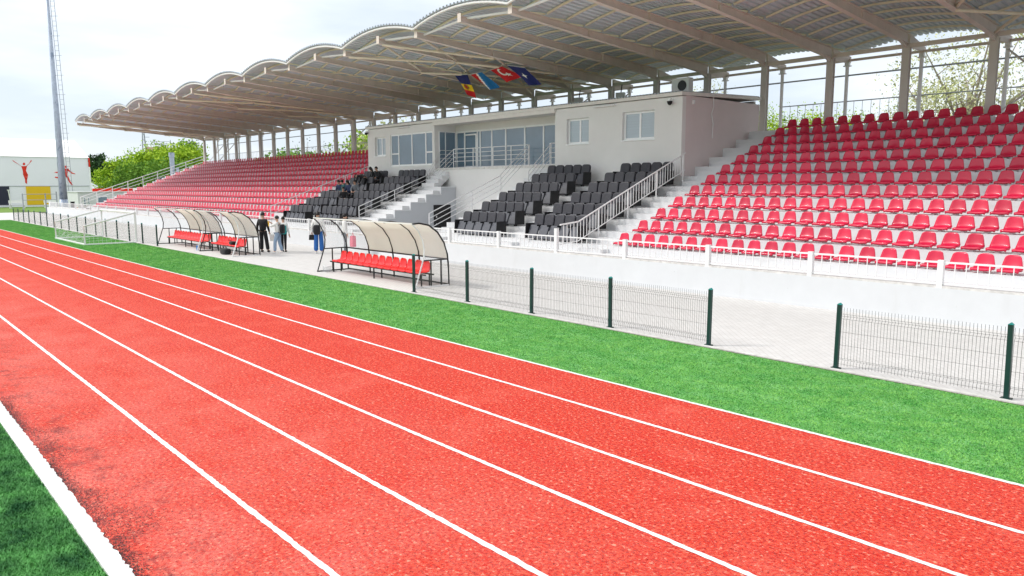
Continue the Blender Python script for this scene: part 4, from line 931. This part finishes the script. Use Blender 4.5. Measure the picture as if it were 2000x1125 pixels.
H_(MB().box(hx - .02, hx + .12, 31.3, 31.5, 0, 7.75), 'corner_trim', 'win_frame'); H_(MB().box(hx + .0, hx + .14, 31.3, 31.52, 6.3, 7.75), 'corner_panel', 'redpaint')
H_(MB().box(hx + .002, hx + .06, -14, 31.2, 3.18, 3.26), 'wall_band', 'railgrey')
for (a, b, mt, l) in ((22.3, 25.6, 'yellow', 'yellow door'), (16.0, 20.1, 'navy', 'dark navy door')): d = H_(MB().box(hx + .01, hx + .09, a, b, .3, 3.17), 'door', mt); d['label'] = l
def figure(cy, cz, s, parts, label):
    mb = MB()
    for (pl) in parts:
        k = [(cy + y * s, cz + z * s) for (y, z) in pl]; mb.prism(k, 'x', hx + .005, hx + .03)
    o = H_(mb, 'painted_figure', 'redpaint'); o['label'] = label
figure(22.3, 5.5, 1.0, [[(-.35, .8), (.4, .8), (.22, .1), (.42, -.5), (-.2, -.55), (-.2, .1)], [(-.35, .8), (-.1, .55), (-1.0, 1.35), (-1.45, 1.72), (-1.35, 1.5)], [(.4, .8), (.1, .6), (.7, 1.2), (1.05, 1.8), (1.1, 1.6)],
    [(-.12, .95), (.15, .95), (.2, 1.2), (.05, 1.38), (-.12, 1.2)], [(-.2, -.5), (.12, -.5), (.25, -1.5), (.2, -1.95), (-.02, -1.75), (-.0, -1.3)], [(.1, -.5), (.45, -.45), (.35, -1.0), (.25, -1.35), (.1, -1.2), (.22, -.95)]], 'red painted running figure with raised arms')
figure(27.9, 5.1, 1.0, [[(-.3, .9), (.5, .9), (.3, .1), (.25, -.4), (-.3, -.4), (-.2, .1)], [(.4, .9), (1.0, .25), (1.4, .1), (1.4, .0), (.9, .1), (.3, .6)], [(-.3, .9), (-1.0, .4), (-1.6, .3), (-1.2, .15), (-.6, .3)], [(0, 1.0), (.3, 1.0), (.3, 1.35), (0, 1.35)],
    [(.0, -.3), (.35, -.3), (.6, -1.1), (.95, -1.75), (.7, -1.7), (.3, -1.0)], [(-.3, -.3), (.0, -.4), (-.8, -.75), (-1.55, -.55), (-1.5, -.4), (-.8, -.45)]], 'red painted figure partly behind the mast')
lb = empty('changing_cabin', (-113, 27, 0), 'low white cabin with red roof edge behind the left end of the stand', 'cabin'); LM = Matrix.Translation((113, -27, 0))
def L_(mb, n, m_, par=lb): o = mb.build(n, m_, None); o.parent = par; o.matrix_parent_inverse = LM; return o
L_(MB().box(-118, -112, 23.7, 40, 0, 2.35), 'wall', 'white_wall'); L_(MB().box(-118.1, -111.85, 23.6, 40.1, 2.352, 2.45), 'roof', 'white_wall'); L_(MB().box(-112.6, -112.3, 25.6, 40, 2.46, 2.85), 'red_roof_edge', 'redpaint')
for (a, b, c, d) in ((24.3, 24.6, .5, 1.7), (24.8, 25.05, .5, 1.7), (26.0, 27.2, .9, 1.8), (28.2, 29.6, .9, 1.8)):
    f = L_(MB().box(-111.98, -111.93, a, b, c, d), 'window', 'win_frame'); o = MB().box(-111.93, -111.91, a + .07, b - .07, c + .07, d - .07).build('pane', 'glass'); o.parent = f
# frames and benches before the hall
def bench(x, y, label):
    t_ = empty('bench', (x, y, 0), label, 'bench', 'benches before the sports hall')
    MB().box(-.3, .3, -1.0, 1.0, .42, .5).build('seat', 'steel_white', t_); MB().box(-.34, -.28, -1.0, 1.0, .75, 1.15).build('backrest', 'steel_white', t_)
    for s in (-1, 1): MB().box(-.3, -.2, s * .9 - .05, s * .9 + .05, 0, 1.15).box(.15, .25, s * .9 - .05, s * .9 + .05, 0, .42).build('leg', 'steel_white', t_)
bench(-130, 19.6, 'white bench in front of the navy door of the hall'); bench(-130, 24.0, 'white bench in front of the left edge of the yellow door'); bench(-130, 26.6, 'white bench by the right edge of the yellow door')
t_ = empty('exercise_bars', (-108, 17.5, 0), 'grey outdoor steel bars standing before the yellow door', 'bars')
for (x, y, z) in ((0, -.6, 2.3), (0, 1.8, 2.3), (0, 3.0, 2.5)): MB().tube([(x, y, 0), (x, y, z)], .07, 8).build('post', 'railgrey', t_)
MB().tube([(0, -.6, 2.2), (0, 3.0, 2.2)], .035).build('bar', 'railgrey', t_); MB().tube([(0, -.6, 1.5), (0, 3.0, 1.5)], .035).build('bar', 'railgrey', t_); MB().tube([(0, -4, .9), (0, -.6, .9)], .03).build('bar', 'railgrey', t_)
t_ = empty('lamp_post', (-130, 18.9, 0), 'white leaning post in front of the navy door', 'post'); MB().tube([(0, 0, 0), (.2, -.25, 2.6)], .07, 8).build('pole', 'steel_white', t_); MB().box(.1, .3, -.4, -.1, 2.6, 2.7).build('cap', 'steel_white', t_)
t_ = empty('steel_flue', (-107, 34.2, 0), 'silver double pipe flue standing behind the left end of the stand', 'flue'); MB().tube([(0, 0, 0), (0, 0, 7.0)], .3, 12).build('pipe', 'mast', t_); MB().tube([(.45, .5, 0), (.45, .5, 5.6)], .2, 12).build('pipe', 'mast', t_); MB().tube([(0, 0, 7.0), (0, 0, 7.6)], .36, 12).build('cap', 'mast', t_)
def cross(name, x, y, h, label, light=False):
    t_ = empty(name, (x, y, 0), label, 'mast' if light else 'pylon')
    mb = MB(); w0, w1 = h * .055, h * .012
    for (sx, sy) in ((-1, -1), (1, -1), (1, 1), (-1, 1)): mb.tube([(sx * w0, sy * w0, 0), (sx * w1, sy * w1, h)], .10, 4)
    for k in range(12):
        za, zb_ = h * k / 12, h * (k + 1) / 12; a, b = w0 + (w1 - w0) * k / 12, w0 + (w1 - w0) * (k + 1) / 12
        mb.tube([(-a, -a, za), (b, -b, zb_)], .06, 3).tube([(a, -a, za), (-b, -b, zb_)], .06, 3).tube([(a, a, za), (a * 0 + b, -b, zb_)], .06, 3)
    mb.build('lattice_tower', 'railgrey', t_)
    if light: MB().tube([(-1.6, -1.9, h), (1.6, 1.9, h)], .12, 4).tube([(-1.6, -1.9, h + .7), (1.6, 1.9, h + .7)], .08, 4).tube([(-1.6, -1.9, h - .2), (-1.6, -1.9, h + 1.2)], .12, 4).tube([(1.6, 1.9, h - .2), (1.6, 1.9, h + 1.2)], .12, 4).build('light_rack', 'railgrey', t_)
    else:
        for zz, l in ((h * .82, 2.6), (h * .93, 1.8)): MB().tube([(0, 0, zz), (l * .67, l * .75, zz)], .09, 4).build('cross_arm', 'railgrey', t_)
cross('power_pylon', -250, 72, 19.5, 'grey lattice power pylon rising far behind the green trees'); cross('floodlight_tower', -250, 77.4, 16.3, 'far lattice tower topped by a lamp rack between tree and poplar', True)
hs = empty('house', (-196, 62, 0), 'far brown roofed house left of the first roof column', 'house'); MB().box(-6, 6, -4, 5, 0, 9).build('wall', 'house', hs); MB().prism([(-7, 9), (7, 9), (0, 12.6)], 'y', -5, 6).build('roof', 'roof_house', hs)
for s in (-3, 0, 3): MB().box(6.01, 6.06, s, s + 1.4, 5.5, 7.2).build('window', 'navy', hs)
cr_ = empty('parked_car', (-106, 35.5, .6), 'dark parked car half hidden behind the left end of the stand', 'car', rz=R_(80))
MB().prism([(-2.1, .35), (2.1, .35), (2.15, .8), (1.3, .95), (.7, 1.42), (-1.0, 1.45), (-1.8, .95), (-2.15, .85)], 'y', -.85, .85).build('body', 'black', cr_, bevel=.06)
for sx in (-1.3, 1.3):
    for sy in (-.86, .66): MB().tube([(sx, sy, .33), (sx, sy + .2, .33)], .33, 16).build('wheel', 'cloth_black', cr_)
MB().prism([(-1.55, .97), (.95, .97), (.6, 1.36), (-.95, 1.38)], 'y', -.86, .86).build('side_window', 'glass', cr_)
cr_.location = (-105, 33.2, 2.9)
MB().box(-118, -95, 30.5, 60, -.02, 2.9).build('raised_yard', 'kerb')['kind'] = 'structure'
# ------------------------------------------------------------------ trees
def crown(n, ctr, rad, clumps, leaf, spread, mt, seed):
    g_ = np.random.default_rng(seed); C = g_.normal(size=(clumps, 3)); C /= np.linalg.norm(C, axis=1)[:, None]; C *= (g_.random((clumps, 1)) ** .45) * np.array(rad); C[:, 2] = np.where(C[:, 2] < -.6 * rad[2], C[:, 2] * .5, C[:, 2])
    k = g_.integers(0, clumps, n); sz = .6 + .8 * g_.random(clumps)
    P = C[k] + g_.normal(size=(n, 3)) * spread * sz[k][:, None] * np.array([1, 1, .75]) + np.array(ctr); a = g_.normal(size=(n, 3)); a /= np.linalg.norm(a, axis=1)[:, None]; b = np.cross(a, g_.normal(size=(n, 3))); b /= np.linalg.norm(b, axis=1)[:, None]
    s = leaf * (.5 + g_.random((n, 1))); V = np.stack([P - a * s, P + b * s * .6, P + a * s, P - b * s * .6], 1); V[..., 2] = np.maximum(V[..., 2], .1)
    return fastmesh('crown', V.reshape(-1, 3), 4, [mt]), C
def tree(name, loc, h, r, mt, label, n=6000, leaf=.22, clumps=45, spread=.55, seed=1, low=.35, sparse=False, group=None, rz3=None):
    t_ = empty(name, loc, label, 'tree' if h > 2 else 'bush', group)
    cz = h * (1 + low) / 2; rr = (r, r, h * (1 - low) / 2 * .92) if rz3 is None else rz3
    me, C = crown(n, (0, 0, cz), rr, clumps, leaf, spread, mt, seed); o = bpy.data.objects.new('crown', me); sc.collection.objects.link(o); o.parent = t_
    g_ = random.Random(seed); mb = MB(); tr = max(.08, h * .022)
    mb.tube([(0, 0, 0), (g_.uniform(-.2, .2), g_.uniform(-.2, .2), h * .3), (g_.uniform(-.3, .3), g_.uniform(-.3, .3), h * .62)], tr, 7, r2=tr * .4)
    for c in C[:(26 if sparse else 14)]:
        z0 = h * g_.uniform(.25, .55); e = Vector((c[0], c[1], c[2] + cz)); s_ = Vector((0, 0, z0)); mid = s_.lerp(e, .5) + Vector((g_.uniform(-.3, .3), g_.uniform(-.3, .3), .2)); mb.tube([s_, mid, e], tr * .42, 5, r2=tr * .08)
        if sparse:
            for _ in range(3): e2 = mid.lerp(e, g_.random()) ; mb.tube([e2, e2 + Vector((g_.uniform(-1, 1), g_.uniform(-1, 1), g_.uniform(.1, 1)))], tr * .12, 3, r2=tr * .03)
    mb.build('trunk', 'twig' if sparse else 'bark', t_); return t_
T = [  # name loc h r mat label n leaf clumps spread
 ('leafy_tree', (-172, 52, 0), 11.5, 5.5, 'leaf_lime', 'lime green tree nearest the sports hall', 15000, .23, 60, .95, 11),
 ('leafy_tree', (-158, 48, 0), 11.6, 5.2, 'leaf_lime', 'tallest lime tree of the clump behind the cabin', 15000, .23, 60, .95, 12),
 ('leafy_tree', (-166, 55, 0), 13.0, 3.2, 'leaf_green', 'darker green tree poking above the lime clump', 5000, .30, 40, .8, 13),
 ('leafy_tree', (-146, 49, 0), 11.0, 4.8, 'leaf_lime', 'lime tree at the right of the clump near the silver flue', 15000, .22, 60, .9, 14),
 ('leafy_tree', (-140, 44, 0), 7.6, 4.0, 'leaf_green', 'low green tree under the clump behind the end railing', 9000, .20, 45, .8, 15),
 ('leafy_tree', (-150, 41, 0), 7.5, 4.2, 'leaf_green', 'low darker green tree in front of the lime clump', 9000, .20, 45, .8, 16),
 ('leafy_tree', (-168, 44, 0), 8.5, 4.8, 'leaf_lime', 'low lime tree beside the hall corner', 11000, .21, 45, .8, 17),
 ('bushy_tree', (-196, 46, 0), 10.5, 3.6, 'leaf_dark', 'dark far tree behind the hall gable', 3000, .35, 30, .7, 18),
 ('bushy_tree', (-118, 56, 0), 8.6, 4.5, 'leaf_green', 'green tree right of the far house behind the end railing', 6000, .26, 45, .8, 19),
 ('bushy_tree', (-101, 50, 0), 8.4, 4.6, 'leaf_green', 'green tree behind the first roof columns', 6000, .24, 45, .8, 20),
 ('bushy_tree', (-76, 45, 0), 9.6, 3.6, 'leaf_lime', 'lime tree behind the roof columns left of the press building', 8000, .2, 45, .7, 21),
 ('bushy_tree', (-69.5, 45, 0), 10.2, 3.4, 'leaf_pale', 'pale sparse tree against the left wall of the press building', 3500, .16, 40, .7, 22),
 ('bushy_tree', (-24.2, 44, 0), 9.0, 2.2, 'leaf_lime', 'lime bush top behind the rail just right of the press building', 16000, .06, 45, .5, 23),
 ('bushy_tree', (-20.8, 44.5, 0), 9.0, 1.9, 'leaf_lime', 'second lime bush behind the rail between two columns', 12000, .06, 45, .5, 24),
 ('bushy_tree', (-18.2, 45, 0), 8.2, 1.7, 'leaf_pale', 'low pale bush behind the rail in the middle of the right block', 7000, .05, 40, .4, 25),
 ('bushy_tree', (-31.2, 45, 0), 10.1, 2.2, 'leaf_pale', 'pale green tree top above the roof of the press building', 7000, .06, 40, .6, 26),
 ('spring_tree', (-14.0, 44, 0), 12.0, 3.4, 'leaf_pale', 'pale spring tree with thin branches at the right edge', 7500, .07, 70, .5, 27),
 ('spring_tree', (-9.5, 47, 0), 11.5, 3.2, 'leaf_pale', 'paler spring tree behind the rightmost columns', 5000, .07, 60, .5, 28)]
for (nm_, loc, h, r, mt, lab, n, leaf, cl, sp_, sd_) in T: tree(nm_, loc, h, r, mt, lab, n, leaf, cl, sp_, sd_, low=.08 if 'leafy' in nm_ or mt == 'leaf_lime' else .3, sparse='spring' in nm_)
for i_, (x, y, h, lab) in enumerate(((-92, 46, 9.3, 'bare tree with dark branches behind the middle left columns'), (-85.5, 47, 9.0, 'second bare tree behind the middle left columns'), (-27.0, 47, 8.6, 'bare tree directly right of the press building'))):
    tree('bare_tree', (x, y, 0), h, 2.6, 'leaf_dark', lab, 260, .1, 40, .5, 40 + i_, low=.3, sparse=True)
tree('poplar', (-170, 58.3, 0), 14.0, 1.3, 'leaf_dark', 'narrow dark poplar above the brown roofed house', 5000, .22, 40, .45, 50, low=.1, rz3=(1.1, 1.1, 6))
